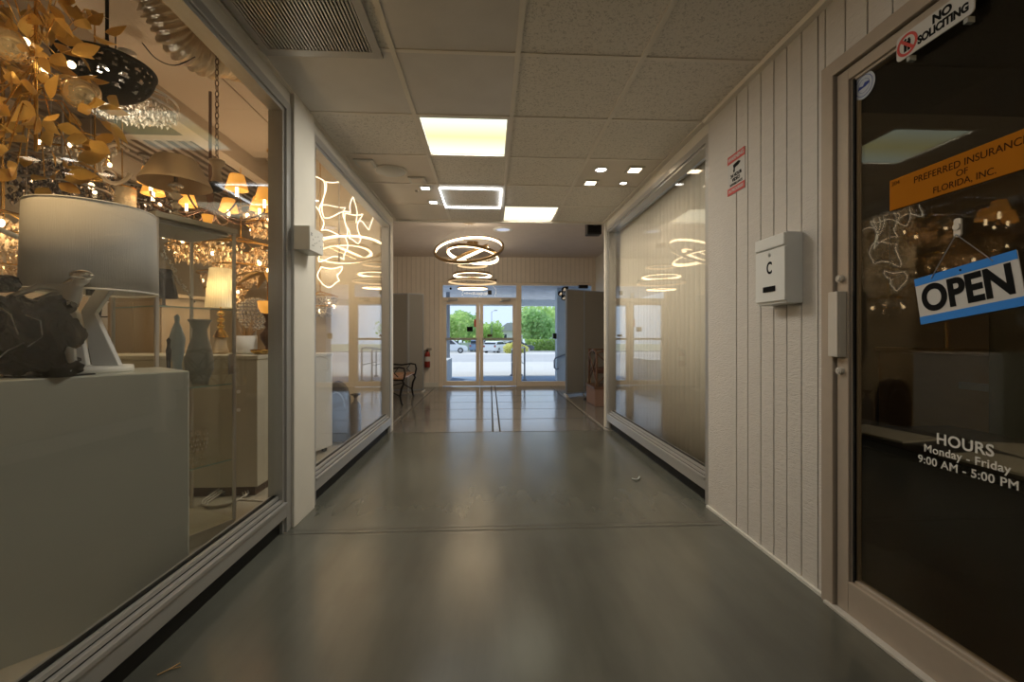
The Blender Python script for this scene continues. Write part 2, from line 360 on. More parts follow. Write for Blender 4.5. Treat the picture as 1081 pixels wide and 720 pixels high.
    def build(s, name, mat, parent=None, bevel=0.0, solid=0.0, world=False):
        me = bpy.data.meshes.new(name)
        vs = s.v
        if world and parent is not None:
            l = parent.location if parent.parent is None else parent.parent.location
            vs = [(v[0] - l[0], v[1] - l[1], v[2] - l[2]) for v in vs]
        me.from_pydata(vs, [], s.f)
        me.polygons.foreach_set('use_smooth', s.sm)
        for mm in (mat if isinstance(mat, (list, tuple)) else [mat]): me.materials.append(mm)
        me.polygons.foreach_set('material_index', s.mi)
        me.update()
        o = bpy.data.objects.new(name, me); COL.objects.link(o)
        if parent is not None: o.parent = parent
        if solid:
            k = o.modifiers.new('thickness', 'SOLIDIFY'); k.thickness = solid; k.offset = 0
        if bevel:
            k = o.modifiers.new('bevel', 'BEVEL'); k.width = bevel; k.segments = 2; k.limit_method = 'ANGLE'; k.angle_limit = 0.7
        return o

def tag(o, label, cat, group=None, kind=None):
    o['label'] = label; o['category'] = cat
    if group: o['group'] = group
    if kind: o['kind'] = kind
    return o
def thing(name, label, cat, loc=(0, 0, 0), rz=0.0, group=None, kind=None):
    o = bpy.data.objects.new(name, None); COL.objects.link(o); o.empty_display_size = .1
    o.location = loc; o.rotation_euler = (0, 0, rz)
    return tag(o, label, cat, group, kind)
def struct(name, mb, mat, parent=None, bevel=0.0):
    o = mb.build(name, mat, parent, bevel)
    if parent is None: o['kind'] = 'structure'
    return o
def dup(root, loc, rz=None, label=None, group=None):
    r = root.copy(); COL.objects.link(r); r.location = loc
    if rz is not None: r.rotation_euler = (0, 0, rz)
    if label: r['label'] = label
    if group: r['group'] = group
    for ch in list(root.children):
        c = ch.copy(); COL.objects.link(c); c.parent = r
        for g in list(ch.children):
            d = g.copy(); COL.objects.link(d); d.parent = c
    return r
def lamp_in(parent, loc, energy, color, r=.03, kind='POINT'):
    l = bpy.data.lights.new('lamp_light', kind); l.energy = energy; l.color = color
    if kind == 'POINT': l.shadow_soft_size = r
    o = bpy.data.objects.new('lamp_light', l); COL.objects.link(o); o.parent = parent; o.location = loc; o.visible_glossy = False
    return o
def text(s, name, size, mat, parent, mtx, extrude=.0006, align='CENTER', offset=0.0, sx=1.0, sp=1.0):
    cu = bpy.data.curves.new('t', 'FONT'); cu.body = s; cu.size = size; cu.extrude = extrude; cu.align_x = align; cu.align_y = 'CENTER'; cu.offset = offset; cu.space_character = sp
    ob = bpy.data.objects.new('t', cu); COL.objects.link(ob)
    dg = bpy.context.evaluated_depsgraph_get(); me = bpy.data.meshes.new_from_object(ob.evaluated_get(dg))
    bpy.data.objects.remove(ob); bpy.data.curves.remove(cu)
    me.transform(mtx @ Matrix.Diagonal((sx, 1, 1, 1))); me.materials.clear(); me.materials.append(mat); me.name = name
    o = bpy.data.objects.new(name, me); COL.objects.link(o); o.parent = parent
    return o
# local frame of things fixed on the right wall: x reads towards -Y, y up, z out into the corridor (-X)
RW = Matrix(((0, 0, -1, 0), (-1, 0, 0, 0), (0, 1, 0, 0), (0, 0, 0, 1)))
def rw(u, v, w=0): return Matrix.Translation((-w, -u, v)) @ RW

# lamp powers
P_MAIN, P_FAR, P_BACK, P_DOWN, P_RING, P_SHOW, P_SKY, P_SUN = 25, 20, 10.5, 2.5, 24, 3.0, 1.6, 3.4

# ================================================================== THE SETTING
XL, XR, HC = -1.10, 1.36, 2.42
struct('floor', MB().box(-2.2, 2.4, -2.6, 9.6, -.1, 0), M['floor'])
struct('floor_showroom', MB().box(-6.1, -1.18, -1.6, 5.06, -.1, .004).box(-6.1, -2.22, 5.0, 8.1, -.1, .0035), M['show_floor'])
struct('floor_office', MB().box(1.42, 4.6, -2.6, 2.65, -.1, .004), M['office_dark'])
# suspended ceiling: lay-in tiles of three finishes
xs = [-1.14, -.46, .135, .745, 1.40]
ys = [-2.6, -2.15, -1.54, -.93, -.32, .29, .90, 1.51, 2.12, 2.73, 3.34, 3.955, 4.57, 5.18]
skip = {(1, 9), (2, 12), (1, 5)}
plain = {(0, 8), (1, 7), (1, 8), (1, 6)}; smooth = {(0, 10), (0, 11), (3, 10), (0, 12)}
c = MB()
for i in range(4):
    for j in range(len(ys) - 1):
        if (i, j) in skip: continue
        c.cur = 1 if (i, j) in plain else 2 if (i, j) in smooth else 0
        c.box(xs[i], xs[i + 1], ys[j], ys[j + 1], HC + .004, HC + .03)
c.cur = 2; c.box(-1.16, 1.44, -2.65, 5.2, HC + .10, HC + .14)
ceil = struct('ceiling', c, [M['tile'], M['tile_plain'], M['tile_smooth']])
g = MB()
for x in xs[1:4]: g.box(x - .012, x + .012, -2.6, 5.18, HC - .002, HC + .03)
for y in ys[1:]: g.box(-1.12, 1.38, y - .012, y + .012, HC - .001, HC + .028)
g.box(-1.14, -1.085, -2.6, 5.18, HC - .006, HC + .03); g.box(1.335, 1.40, -2.6, 5.18, HC - .006, HC + .03)
g.build('ceiling_grid', M['grid'], ceil)
struct('ceiling_lobby', MB().box(-2.2, 2.4, 5.18, 9.7, 2.78, 2.86), M['lobby_ceiling'])
struct('trim_1', MB().box(-2.2, 2.4, 5.18, 5.24, HC - .01, 2.80), M['cream_wall'])
# left wall: pillar between the windows, headers, posts
lw = MB()
lw.box(-1.22, XL, -2.6, -.2, 0, HC)                # behind the camera
lw.box(-1.22, -1.085, 2.51, 2.80, 0, HC)            # pillar
lw.box(-1.22, XL - .005, -.2, 5.06, 2.345, HC + .02)
lw.box(-1.22, XL, 5.02, 5.10, 0, HC + .02)
struct('wall_left', lw, M['cream_wall'], bevel=.004)
bx = MB(); bx.box(-1.24, -1.06, 4.985, 5.10, 0, 2.42)
def window(name, x, sgn, y0, y1, z0, z1, metal, jamb=.055):
    """aluminium shopfront window in a wall at x; sgn is +1 when the corridor lies on the +x side"""
    r = bpy.data.objects.new(name, None); COL.objects.link(r); r['kind'] = 'structure'
    X = lambda d: x + sgn * d
    def bxx(mb, d0, d1, *a): mb.box(min(X(d0), X(d1)), max(X(d0), X(d1)), *a)
    f = MB()
    bxx(f, -.10, .0, y0, y0 + jamb, z0, z1); bxx(f, -.10, .0, y1 - jamb, y1, z0, z1)
    bxx(f, -.085, -.012, y0 + jamb, y0 + jamb + .022, z0, z1); bxx(f, -.085, -.012, y1 - jamb - .022, y1 - jamb, z0, z1)
    bxx(f, -.10, .0, y0, y1, z1 - .045, z1); bxx(f, -.085, -.012, y0, y1, z1 - .065, z1 - .045)
    f.build('window_frame', metal, r, .002)
    s = MB()
    bxx(s, -.10, .0, y0 + jamb, y1 - jamb, .085, .165); bxx(s, -.09, -.014, y0 + .03, y1 - .03, .165, .185); bxx(s, -.08, -.030, y0 + .03, y1 - .03, .185, .205)
    bxx(s, -.10, .006, y0 + jamb + .001, y1 - jamb - .001, .150, .166)
    s.build('window_sill', metal, r, .002)
    q = MB(); bxx(q, -.091, -.0128, y0 + jamb + .023, y1 - jamb - .023, .1668, .1695); bxx(q, -.081, -.0288, y0 + jamb + .023, y1 - jamb - .023, .1862, .1890); bxx(q, -.064, -.044, y0 + jamb + .023, y1 - jamb - .023, .204, .208)
    q.build('sill_gasket', M['black'], r)
    k = MB(); bxx(k, -.10, -.03, y0 + jamb, y1 - jamb, 0, .085); k.build('kick_plate', M['black'], r)
    p = MB(); bxx(p, -.058, -.050, y0 + jamb, y1 - jamb, .19, z1 - .05); p.build('window_pane', M['glass'], r)
    return r
window('window_1', XL, 1, -.2, 2.51, .0, 2.345, M['alu'])
window('window_2', XL, 1, 2.80, 5.02, .0, 2.345, M['alu'])
window('window_3', XR + .012, -1, 2.70, 5.14, .0, 2.345, M['alu'], .05)
# right wall: grooved boards, header over the door, wall round window
rwm = MB()
cuts = [2.69, 2.37, 2.262, 2.152, 2.05, 1.957, 1.862, 1.765, 1.725]
for a, b in zip(cuts[:-1], cuts[1:]): rwm.box(XR, XR + .012, b + .0035, a - .0035, 0.012, HC)
top = 2.14; y = 1.725
while y > .60:
    rwm.box(XR, XR + .012, max(y - .1, .6) + .003, y - .003, top, HC); y -= .1
rwm.box(XR, XR + .012, -2.6, .60, .012, HC)
wr = struct('wall_right', rwm, M['panel_paint'], bevel=.0015)
bk = MB(); bk.box(XR + .010, XR + .09, 1.725, 2.70, 0, HC + .02); bk.box(XR + .010, XR + .09, .60, 1.725, 2.13, HC + .02); bk.box(XR + .010, XR + .09, -2.6, .60, 0, HC + .02)
bk.build('backing', M['groove'], wr)
w2 = MB(); w2.box(XR + .014, XR + .11, 2.70, 5.14, 2.345, HC + .02); w2.box(XR + .0, XR + .13, 5.14, 5.20, 0, HC + .02)
struct('wall_right_header', w2, M['cream_wall'], bevel=.003)
struct('baseboard_right', MB().box(XR - .012, XR + .005, 1.73, 2.69, 0, .014), M['white_metal'])
struct('trim_2', MB().box(XR - .03, XR + .0, .4, 2.69, HC - .028, HC - .004), M['grid'])
struct('wall_back', MB().box(-1.25, 1.5, -2.7, -2.6, 0, HC + .1), M['cream_wall'])
# lobby walls and end wall
def grooved(mb, x0, x1, yf, z0, z1, st=.098):
    x = x0
    while x < x1 - .001:
        mb.box(x + .003, min(x + st, x1) - .003, yf, yf + .014, z0, z1); x += st
ew = MB(); grooved(ew, -2.16, -1.09, 9.50, 0, 2.78); grooved(ew, -1.09, 2.32, 9.50, 2.24, 2.78)
e = struct('wall_end', ew, M['end_paint'], bevel=.0015)
b2 = MB(); b2.box(-2.2, -1.09, 9.512, 9.62, 0, 2.8); b2.box(-1.09, 2.4, 9.512, 9.62, 2.24, 2.8); b2.build('backing', M['groove'], e)
struct('wall_lobby_left', MB().box(-2.22, -2.12, 5.06, 9.6, 0, 2.8), M['end_paint'])
struct('wall_lobby_right', MB().box(2.30, 2.40, 5.2, 9.6, 0, 2.8), M['cream_wall'])
struct('wall_lobby_return_right', MB().box(XR + .10, 2.4, 5.14, 5.21, 0, 2.8), M['cream_wall'])
struct('baseboard_end', MB().box(-2.1, -1.10, 9.485, 9.50, 0, .09), M['white_metal'])
# showroom shell (an L round the lobby)
sw = MB(); sw.box(-6.1, -6.0, -1.6, 8.1, 0, 3.2)
struct('wall_showroom_back', sw, M['show_wall'])
struct('wall_showroom_near', MB().box(-6.1, -1.2, -1.6, -1.5, 0, 3.2), M['show_wall'])
struct('wall_showroom_far', MB().box(-6.1, -2.12, 8.0, 8.1, 0, 3.2), M['show_wall'])
struct('wall_showroom_end', MB().box(-2.22, -1.22, 5.0, 5.08, 0, 3.2), M['show_end'])
struct('wall_showroom_side', MB().box(-2.30, -2.22, 5.0, 8.1, 0, 3.2), M['show_end'])
struct('wall_showroom_upper', MB().box(-1.20, -1.13, -1.6, 5.06, HC + .02, 3.2), M['show_ceiling'])
# showroom ceiling: smooth boards by the window, open ribbed deck beyond with beams
sc_ = MB()
for a, b in ((-2.06, -1.13), (-2.62, -2.07)): sc_.box(a, b, -1.6, 5.06, 3.06, 3.12)
struct('ceiling_showroom', sc_, M['show_ceiling'], bevel=.004)
dk = MB(); dk.box(-6.1, -2.2, -1.6, 8.1, 3.2, 3.26)
x = -6.0
while x < -2.6:
    dk.box(x, x + .055, -1.6, 8.1, 3.14, 3.2); x += .12
struct('ceiling_showroom_deck', dk, M['show_deck'])
bmz = MB(); bmz.box(-2.76, -2.62, -1.6, 8.0, 2.88, 3.2); bmz.box(-4.3, -4.18, -1.6, 8.0, 2.95, 3.2); bmz.box(-6, -2.7, 4.4, 4.52, 3.0, 3.14)
struct('trim_3', bmz, M['show_ceiling'])
# office shell
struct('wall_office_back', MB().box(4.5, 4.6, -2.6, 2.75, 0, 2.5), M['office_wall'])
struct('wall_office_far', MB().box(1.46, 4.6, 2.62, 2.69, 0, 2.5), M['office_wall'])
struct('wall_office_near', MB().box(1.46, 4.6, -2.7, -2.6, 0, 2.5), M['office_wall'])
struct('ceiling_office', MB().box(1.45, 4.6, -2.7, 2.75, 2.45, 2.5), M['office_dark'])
# blind room behind the right window
struct('wall_blind_room', MB().box(1.72, 1.78, 2.69, 5.2, 0, 2.5), M['blind'])

# ---- office door (door_1)
d = bpy.data.objects.new('door_1', None); COL.objects.link(d); d['kind'] = 'structure'
fr = MB()
fr.box(XR - .018, XR + .10, 1.665, 1.725, 0, 2.13); fr.box(XR - .018, XR + .10, .60, .66, 0, 2.13); fr.box(XR - .018, XR + .10, .60, 1.725, 2.085, 2.14)
fr.build('door_frame', M['bronze'], d, .003)
lf = MB()
lf.box(XR - .004, XR + .045, 1.605, 1.660, .012, 2.078); lf.box(XR - .004, XR + .045, .665, .745, .012, 2.078)
lf.box(XR - .004, XR + .045, .745, 1.605, .012, .135); lf.box(XR - .004, XR + .045, .745, 1.605, 2.035, 2.078)
lf.box(XR + .006, XR + .036, 1.590, 1.605, .135, 2.035); lf.box(XR + .006, XR + .036, .745, 1.605, .135, .148); lf.box(XR + .006, XR + .036, .745, 1.605, 2.024, 2.035)
lf.build('door_leaf_frame', M['bronze'], d, .003)
MB().box(XR + .004, XR + .012, 1.586, 1.594, .14, 2.03).build('gasket', M['black'], d)
MB().box(XR + .018, XR + .024, .74, 1.592, .14, 2.03).build('door_pane', M['glass_tint'], d)
MB().box(XR - .03, XR + .06, .60, 1.70, 0, .012).build('threshold', M['alu_pale'], d, .003)
h = MB(); h.box(XR - .034, XR - .006, 1.612, 1.668, .985, 1.235); h.box(XR - .042, XR - .034, 1.612, 1.622, .985, 1.235)
h.build('door_handle', M['alu_pale'], d, .003)
for z in (1.285, .93):
    k = MB(); k.cyl((XR - .004, 1.637, z), (XR - .018, 1.637, z), .014, n=20); k.cyl((XR - .018, 1.637, z), (XR - .022, 1.637, z), .009, n=16); k.box(XR - .0235, XR - .0215, 1.636, 1.638, z - .005, z + .005)
    k.build('lock_cylinder', M['alu_pale'], d)

# ---- entrance: double doors, transom and sidelight in the end wall
YE = 9.53
fr = bpy.data.objects.new('window_4', None); COL.objects.link(fr); fr['kind'] = 'structure'
f = MB()
f.box(-1.09, -1.01, YE, YE + .09, 0, 2.24); f.box(.575, .685, YE, YE + .09, 0, 2.24); f.box(2.22, 2.32, YE, YE + .09, 0, 2.24)
f.box(-1.09, 2.32, YE, YE + .09, 2.18, 2.24); f.box(-1.01, .575, YE, YE + .09, 1.845, 1.915); f.box(.685, 2.22, YE, YE + .09, 0, .10)
f.build('window_frame', M['alu_tan'], fr, .004)
MB().box(.685, 2.22, YE + .04, YE + .048, .10, 2.18).build('window_pane', M['glass_entry'], fr)
MB().box(-1.01, .575, YE + .04, YE + .048, 1.915, 2.18).build('transom_pane', M['glass_entry'], fr)
for nm, a, b, side in (('door_2', -1.005, -.222, 1), ('door_3', -.215, .570, -1)):
    d = bpy.data.objects.new(nm, None); COL.objects.link(d); d['kind'] = 'structure'
    l = MB(); l.box(a, a + .075, YE + .015, YE + .06, .012, 1.84); l.box(b - .075, b, YE + .015, YE + .06, .012, 1.84)
    l.box(a, b, YE + .015, YE + .06, .012, .115); l.box(a, b, YE + .015, YE + .06, 1.765, 1.84)
    l.build('door_leaf_frame', M['alu_tan'], d, .004)
    MB().box(a + .075, b - .075, YE + .034, YE + .042, .115, 1.765).build('door_pane', M['glass_entry'], d)
    p = MB(); p.box(a + .06, b - .06, YE - .035, YE - .015, 1.00, 1.045); p.box(a + .06, a + .10, YE - .02, YE + .02, 1.00, 1.045); p.box(b - .10, b - .06, YE - .02, YE + .02, 1.00, 1.045)
    p.build('push_bar', M['alu'], d, .003)
    cx = a + .22 if side > 0 else b - .22
    k = MB(); k.box(cx - .10, cx + .10, YE - .05, YE + .012, 1.845, 1.895); k.tube([(cx + .08, YE - .02, 1.85), (cx - .02, YE - .14, 1.83), (cx - .13, YE - .01, 1.82)], .010, 6)
    k.build('door_closer', M['alu'], d, .004)
# small dark notices on the door glass
def notice(px0, px1, py0, py1, m, lab, name='window_sticker'):
    a = at(px0, py0, 9.52); b = at(px1, py1, 9.52)
    o = MB().box(a.x, b.x, YE + .028, YE + .034, b.z, a.z).build(name, m); return tag(o, lab, 'sticker')
notice(493, 499, 345, 350, M['ink'], 'small black square sticker on left entrance door glass, above the push bar')
notice(500.5, 503.5, 337, 345, M['red_sign'], 'tiny dark red notice near the meeting edge of the entrance doors')
notice(514.5, 519.5, 353, 355.5, M['wood_dark'], 'small brown strip notice low on the right entrance door glass')

# ================================================================== CEILING FITTINGS
def panel_light(x0, x1, y0, y1, mat, lab, energy, col, frame=True):
    cx, cy = (x0 + x1) / 2, (y0 + y1) / 2; hx, hy = (x1 - x0) / 2, (y1 - y0) / 2
    t = thing('ceiling_light', lab, 'ceiling light', (cx, cy, HC), 0, 'square lay-in ceiling lights')
    f = MB(); w = .014
    for a in ((-hx, hx, -hy, -hy + w), (-hx, hx, hy - w, hy), (-hx, -hx + w, -hy, hy), (hx - w, hx, -hy, hy)): f.box(*a, .0, .05)
    f.box(-hx, hx, -hy, hy, .05, .09)
    f.build('light_frame', M['grid'], t)
    MB().box(-hx + w, hx - w, -hy + w, hy - w, .012, .02).build('diffuser', mat, t)
    l = bpy.data.lights.new('lamp_light', 'AREA'); l.shape = 'RECTANGLE'; l.size = 2 * hx - .06; l.size_y = 2 * hy - .06; l.energy = energy; l.color = col
    o = bpy.data.objects.new('lamp_light', l); COL.objects.link(o); o.parent = t; o.location = (0, 0, .008); o.visible_glossy = False
    return t
panel_light(-.448, .123, 2.742, 3.328, M['diffuser'], 'bright yellow-green square ceiling light, largest and nearest of the lit panels', P_MAIN, (1, .965, .88))
panel_light(.147, .733, 4.582, 5.168, M['diffuser_warm'], 'warm white square ceiling light at the far edge of the tiled ceiling', P_FAR, (1, .91, .76))
panel_light(-.448, .123, .302, .888, M['diffuser'], 'added yellow-green square ceiling light, unseen behind the camera, brightening the foreground', P_BACK, (1, .975, .92))  # unseen panel added as fill for the near wall, door and block
skip_cell = MB()
# LED outline square
t = thing('led_outline_light', 'white LED outline square fixed below a ceiling tile, its middle dark', 'ceiling light', (-.175, 4.33, HC - .03))
o = MB(); w = .009; hx, hy = .285, .30
for a in ((-hx, hx, -hy, -hy + w), (-hx, hx, hy - w, hy), (-hx, -hx + w, -hy, hy), (hx - w, hx, -hy, hy)): o.box(*a, .016, .026)
o.build('led_strip', M['led_white'], t)
for sx in (-1, 1):
    for sy in (-1, 1): MB().box(sx * .276 - .005, sx * .276 + .005, sy * .291 - .005, sy * .291 + .005, .026, .034).build('mounting_clip', M['grid'], t)
# missing tile panel in front (over the viewer)
# downlights
def downlight(x, y, r, lit, lab, square=False, name='downlight', energy=0, col=(1, .9, .75)):
    t = thing(name, lab, 'downlight', (x, y, HC), 0, 'small ceiling downlights')
    f = MB()
    if square:
        for a in ((-r, r, -r, -r * .72), (-r, r, r * .72, r), (-r, -r * .72, -r, r), (r * .72, r, -r, r)): f.box(*a, -.008, .004)
        f.build('trim_ring', M['white_metal'], t, .001); MB().box(-r * .72, r * .72, -r * .72, r * .72, -.003, .003).build('lens', lit, t)
    else:
        f.lathe([(r * .72, -.002), (r * .76, -.008), (r, -.006), (r, .004)], 28); f.build('trim_ring', M['white_metal'], t)
        MB().cyl((0, 0, -.003), (0, 0, .003), r * .73, n=24).build('lens', lit, t)
    if energy:
        l = lamp_in(t, (0, 0, -.012), energy, col, .03, 'SPOT'); l.data.spot_size = 2.2; l.data.spot_blend = .8; l.data.shadow_soft_size = .03
    return t
downlight(.90, 3.535, .058, M['down_white'], 'round cool white downlight, left of the back pair on the right', energy=P_DOWN, col=(1, .95, .9))
downlight(1.175, 3.53, .066, M['down_warm'], 'square pinkish downlight nearest the right window', True, energy=P_DOWN, col=(1, .78, .6))
downlight(.885, 3.845, .062, M['down_warm'], 'square amber downlight beside the far ceiling grid bar on the right', True, energy=P_DOWN, col=(1, .8, .55))
downlight(1.175, 3.835, .040, M['down_white'], 'tiny round downlight by the right window head', energy=P_DOWN, col=(1, .9, .75))
downlight(-.585, 4.05, .052, M['down_white'], 'small lit square downlight left of the LED outline square, nearer one', True, energy=P_DOWN * .5)
downlight(-.565, 4.47, .052, M['down_white'], 'small lit square downlight left of the LED outline square, farther one', True, energy=P_DOWN * .5)
# unlit fittings on the left tile
t = thing('ceiling_disc_light', 'large round unlit flush disc on the left ceiling tile', 'ceiling light', (-.81, 3.66, HC))
o = MB(); o.lathe([(.0, -.018), (.09, -.016), (.118, -.004), (.122, .006)], 40); o.build('disc_cover', M['white_metal'], t)
o = MB(); o.lathe([(.118, -.006), (.126, -.008), (.130, .004)], 40); o.build('rim', M['grid'], t)
for x, y, r, lab in ((-.97, 3.50, .075, 'square unlit cream ceiling plate next to the left window head'), (-.625, 3.85, .070, 'square unlit cream ceiling plate right of the round disc')):
    t = thing('ceiling_plate', lab, 'ceiling plate', (x, y, HC), 0, 'square unlit ceiling plates')
    MB().box(-r, r, -r, r, -.010, .004).build('plate', M['white_metal'], t, .003)
    MB().box(-r * .7, r * .7, -r * .7, r * .7, -.013, -.009).build('lens', M['tile_smooth'], t, .002)
tag(MB().lathe([(.0, -.012), (.012, -.010), (.020, .0), (.020, .004)], 16, (-.68, 4.15, HC)).build('sprinkler_cap', M['alu']), 'tiny round metal cap in the left ceiling, beyond the disc', 'sprinkler')
# return-air grille top left
t = thing('air_grille', 'grey slatted air grille in the ceiling beside the left window', 'vent', (-.79, 1.55, HC), 0)
f = MB(); hx, hy = .275, .62
for a in ((-hx, hx, -hy, -hy + .05), (-hx, hx, hy - .05, hy), (-hx, -hx + .03, -hy, hy), (hx - .04, hx, -hy, hy)): f.box(*a, -.012, .006)
f.build('grille_frame', M['alu'], t, .002)
s = MB(); x = -hx + .034
while x < hx - .045:
    s.box(x, x + .007, -hy + .05, hy - .05, -.010, .004); x += .0155
s.build('slats', M['alu'], t)
MB().box(-hx + .03, hx - .04, -hy + .05, hy - .05, .0045, .0055).build('backing', M['black'], t)
# round white speaker light in the lobby ceiling
t = thing('lobby_downlight', 'round white recessed fitting in the lobby ceiling above the ring chandelier', 'downlight', (.21, 7.03, 2.78))
o = MB(); o.lathe([(.105, -.004), (.115, -.014), (.155, -.010), (.158, .003)], 36); o.build('trim_ring', M['white'], t)
MB().cyl((0, 0, -.006), (0, 0, .002), .108, n=32).build('lens', emat('cool_lens', (.80, .84, 1), .75), t)
# ring chandeliers
def ring(parent, z, R, rot, lit, cx=0, cy=0, h=.05, th=.022, sy=None, shell=M['ring_shell']):
    """flat hoop: bronze outer shell, glowing strip on the inner and lower faces"""
    rot = Matrix.Rotation(rot[1], 4, 'Y') @ Matrix.Rotation(rot[0], 4, 'X')
    n = 72; a = MB(); b = MB()
    def prof(mb, pr):
        vs = []; k = len(pr)
        for i in range(n):
            t = 2 * PI * i / n
            for (r, zz) in pr: vs.append(Vector((cx, cy, z)) + rot @ Vector((r * math.cos(t), r * math.sin(t), zz)))
        mb.add(vs, [(i * k + j, i * k + (j + 1) % k, ((i + 1) % n) * k + (j + 1) % k, ((i + 1) % n) * k + j) for i in range(n) for j in range(k)], True)
    prof(a, [(R, -h / 2), (R + .008, -h / 2), (R + .008, h / 2), (R - th, h / 2), (R - th, h / 2 - .006), (R, h / 2 - .006)])
    prof(b, [(R - .001, -h / 2 - .006), (R - .001, h / 2 - .008), (R - th, h / 2 - .008), (R - th, -h / 2 - .006)])
    o = a.build('ring', shell, parent); b.build('led_strip', lit, o)
    return rot
t = thing('ring_chandelier', 'three interlocked glowing rings hanging in the lobby, the largest chandelier', 'chandelier', (-.30, 6.4, 2.32), 0)
ring(t, .02, .50, (.56, -.10), M['ring_light'], h=.036); ring(t, -.065, .375, (-.15, .13), M['ring_light'], .06, 0, h=.042); ring(t, -.045, .27, (.12, -.42), M['ring_light'], .03, 0, h=.042)
o = MB(); o.cyl((0, 0, .40), (0, 0, .46), .11, n=28); o.build('ceiling_rose', M['ring_shell'], t)
for a in range(6):
    an = a * PI / 3 + .3; rr = (.49, .355, .235)[a % 3]
    MB().tube([(.04 * math.cos(an), .04 * math.sin(an), .40), (rr * math.cos(an), rr * math.sin(an), .03)], .0012, 5).build('suspension_wire', M['alu'], t)
lamp_in(t, (0, 0, -.12), P_RING, (1, .88, .70), .25)
t = thing('ring_chandelier', 'stack of four level rings hanging in front of the entrance doors, behind the interlocked rings', 'chandelier', (-.31, 8.0, 2.05), 0)
ring(t, .315, .27, (.0, 0), M['ring_dim'], h=.03); ring(t, .135, .345, (-.03, 0), M['ring_light'], h=.035); ring(t, .015, .435, (.0, .01), M['ring_dim'], h=.03); ring(t, -.10, .262, (.02, 0), M['ring_light'], h=.025)
o = MB(); o.cyl((0, 0, .67), (0, 0, .73), .10, n=28); o.build('ceiling_rose', M['ring_shell'], t)
o = MB(); o.cyl((.415, 0, .0), (.415, 0, .06), .022, n=14); o.build('driver_knob', M['black_metal'], t)
for a in range(4):
    an = a * PI / 2 + .5
    MB().tube([(.03 * math.cos(an), .03 * math.sin(an), .67), (.26 * math.cos(an), .26 * math.sin(an), -.08)], .0012, 5).build('suspension_wire', M['alu'], t)
lamp_in(t, (0, 0, .02), P_RING * .6, (1, .88, .70), .2)
# speaker box at the corridor mouth
q = at(625, 242, 5.6)
t = thing('wall_speaker', 'black box speaker hung at the far end of the right window wall', 'speaker', (q.x + .02, q.y, q.z))
MB().box(-.095, .085, -.075, .075, -.075, .075).build('cabinet', M['black_plastic'], t, .008)
MB().box(-.085, .075, -.082, -.074, -.065, .065).build('grille', M['black_metal'], t)
MB().box(-.02, .02, -.36, -.06, .02, .05).build('bracket', M['black_metal'], t)

# ================================================================== RIGHT WALL AND OFFICE DOOR
def plate(x0, x1, y0, y1, d=.003, r=.0, n=5):
    """rounded rectangle outline"""
    if r <= 0: return [(x0, y0), (x1, y0), (x1, y1), (x0, y1)]
    out = []
    for cx, cy, a in ((x1 - r, y0 + r, -PI / 2), (x1 - r, y1 - r, 0), (x0 + r, y1 - r, PI / 2), (x0 + r, y0 + r, PI)):
        for i in range(n + 1): t = a + PI / 2 * i / n; out.append((cx + r * math.cos(t), cy + r * math.sin(t)))
    return out
def T(x, y, z=0): return RW @ Matrix.Translation((x, y, z))
def disc(r0, r1, n=36):
    pass
def ringplate(mb, r0, r1, z0, z1, mtx, n=40, c=(0, 0)):
    vs = []
    for i in range(n):
        t = 2 * PI * i / n
        for r, z in ((r0, z0), (r1, z0), (r1, z1), (r0, z1)): vs.append(mtx @ Vector((c[0] + r * math.cos(t), c[1] + r * math.sin(t), z)))
    mb.add(vs, [(i * 4 + j, i * 4 + (j + 1) % 4, ((i + 1) % n) * 4 + (j + 1) % 4, ((i + 1) % n) * 4 + j) for i in range(n) for j in range(4)])
# mailbox: front face towards the corridor
t = thing('mailbox', 'white metal mailbox lettered C on the grooved wall beside the office door', 'mailbox', (XR, 1.955, 1.365))
m = MB(); m.box(-.074, 0, -.103, .103, -.155, .155); m.build('body', M['mailbox'], t, .004)
m = MB(); m.box(-.084, -.072, -.105, .105, -.143, .092); m.build('door', M['mailbox'], t, .003)
fl = m = MB(); m.box(-.088, -.070, -.105, .105, .098, .152); m.build('flap', M['mailbox'], t, .005)
m = MB(); m.cyl((-.084, .0, .070), (-.089, .0, .070), .008, n=18); m.box(-.090, -.0885, -.0015, .0015, .064, .076); m.build('lock', M['silver_soft'], t)
m = MB(); m.box(-.0875, -.0835, -.042, .042, -.098, -.074); m.build('name_slot', M['ink'], t)
text('C', 'letter', .075, M['ink'], t, T(0, .008, .0845), .0005, offset=.002, sx=.75)
# warning sign
t = thing('warning_sign', 'small red and white video surveillance warning sign on the grooved wall', 'sign', (XR, 2.37, 1.97))
w, hh = .085, .110
m = MB(); m.prism(plate(-w, w, -hh, hh, r=.004), .003, T(0, 0)); m.build('sign_plate', M['sign_white'], t)
m = MB(); m.prism(plate(-w, w, .066, hh), .0012, T(0, 0, .003)); m.build('top_band', M['red_sign'], t)
m = MB(); m.prism(plate(-w, w, -hh, -.070), .0012, T(0, 0, .003)); m.build('bottom_band', M['red_sign'], t)
text('WARNING', 'lettering', .032, M['sign_white'], t, T(0, .088, .0045), .0004, offset=.001)
text('24 HOUR', 'lettering', .026, M['ink'], t, T(0, -.010, .0035), .0004, offset=.001)
text('VIDEO', 'lettering', .026, M['ink'], t, T(0, -.034, .0035), .0004, offset=.001)
text('SURVEILLANCE', 'lettering', .018, M['ink'], t, T(0, -.057, .0035), .0004, offset=.0006)
text('IN PROGRESS', 'lettering', .024, M['sign_white'], t, T(0, -.090, .0045), .0004, offset=.0006)
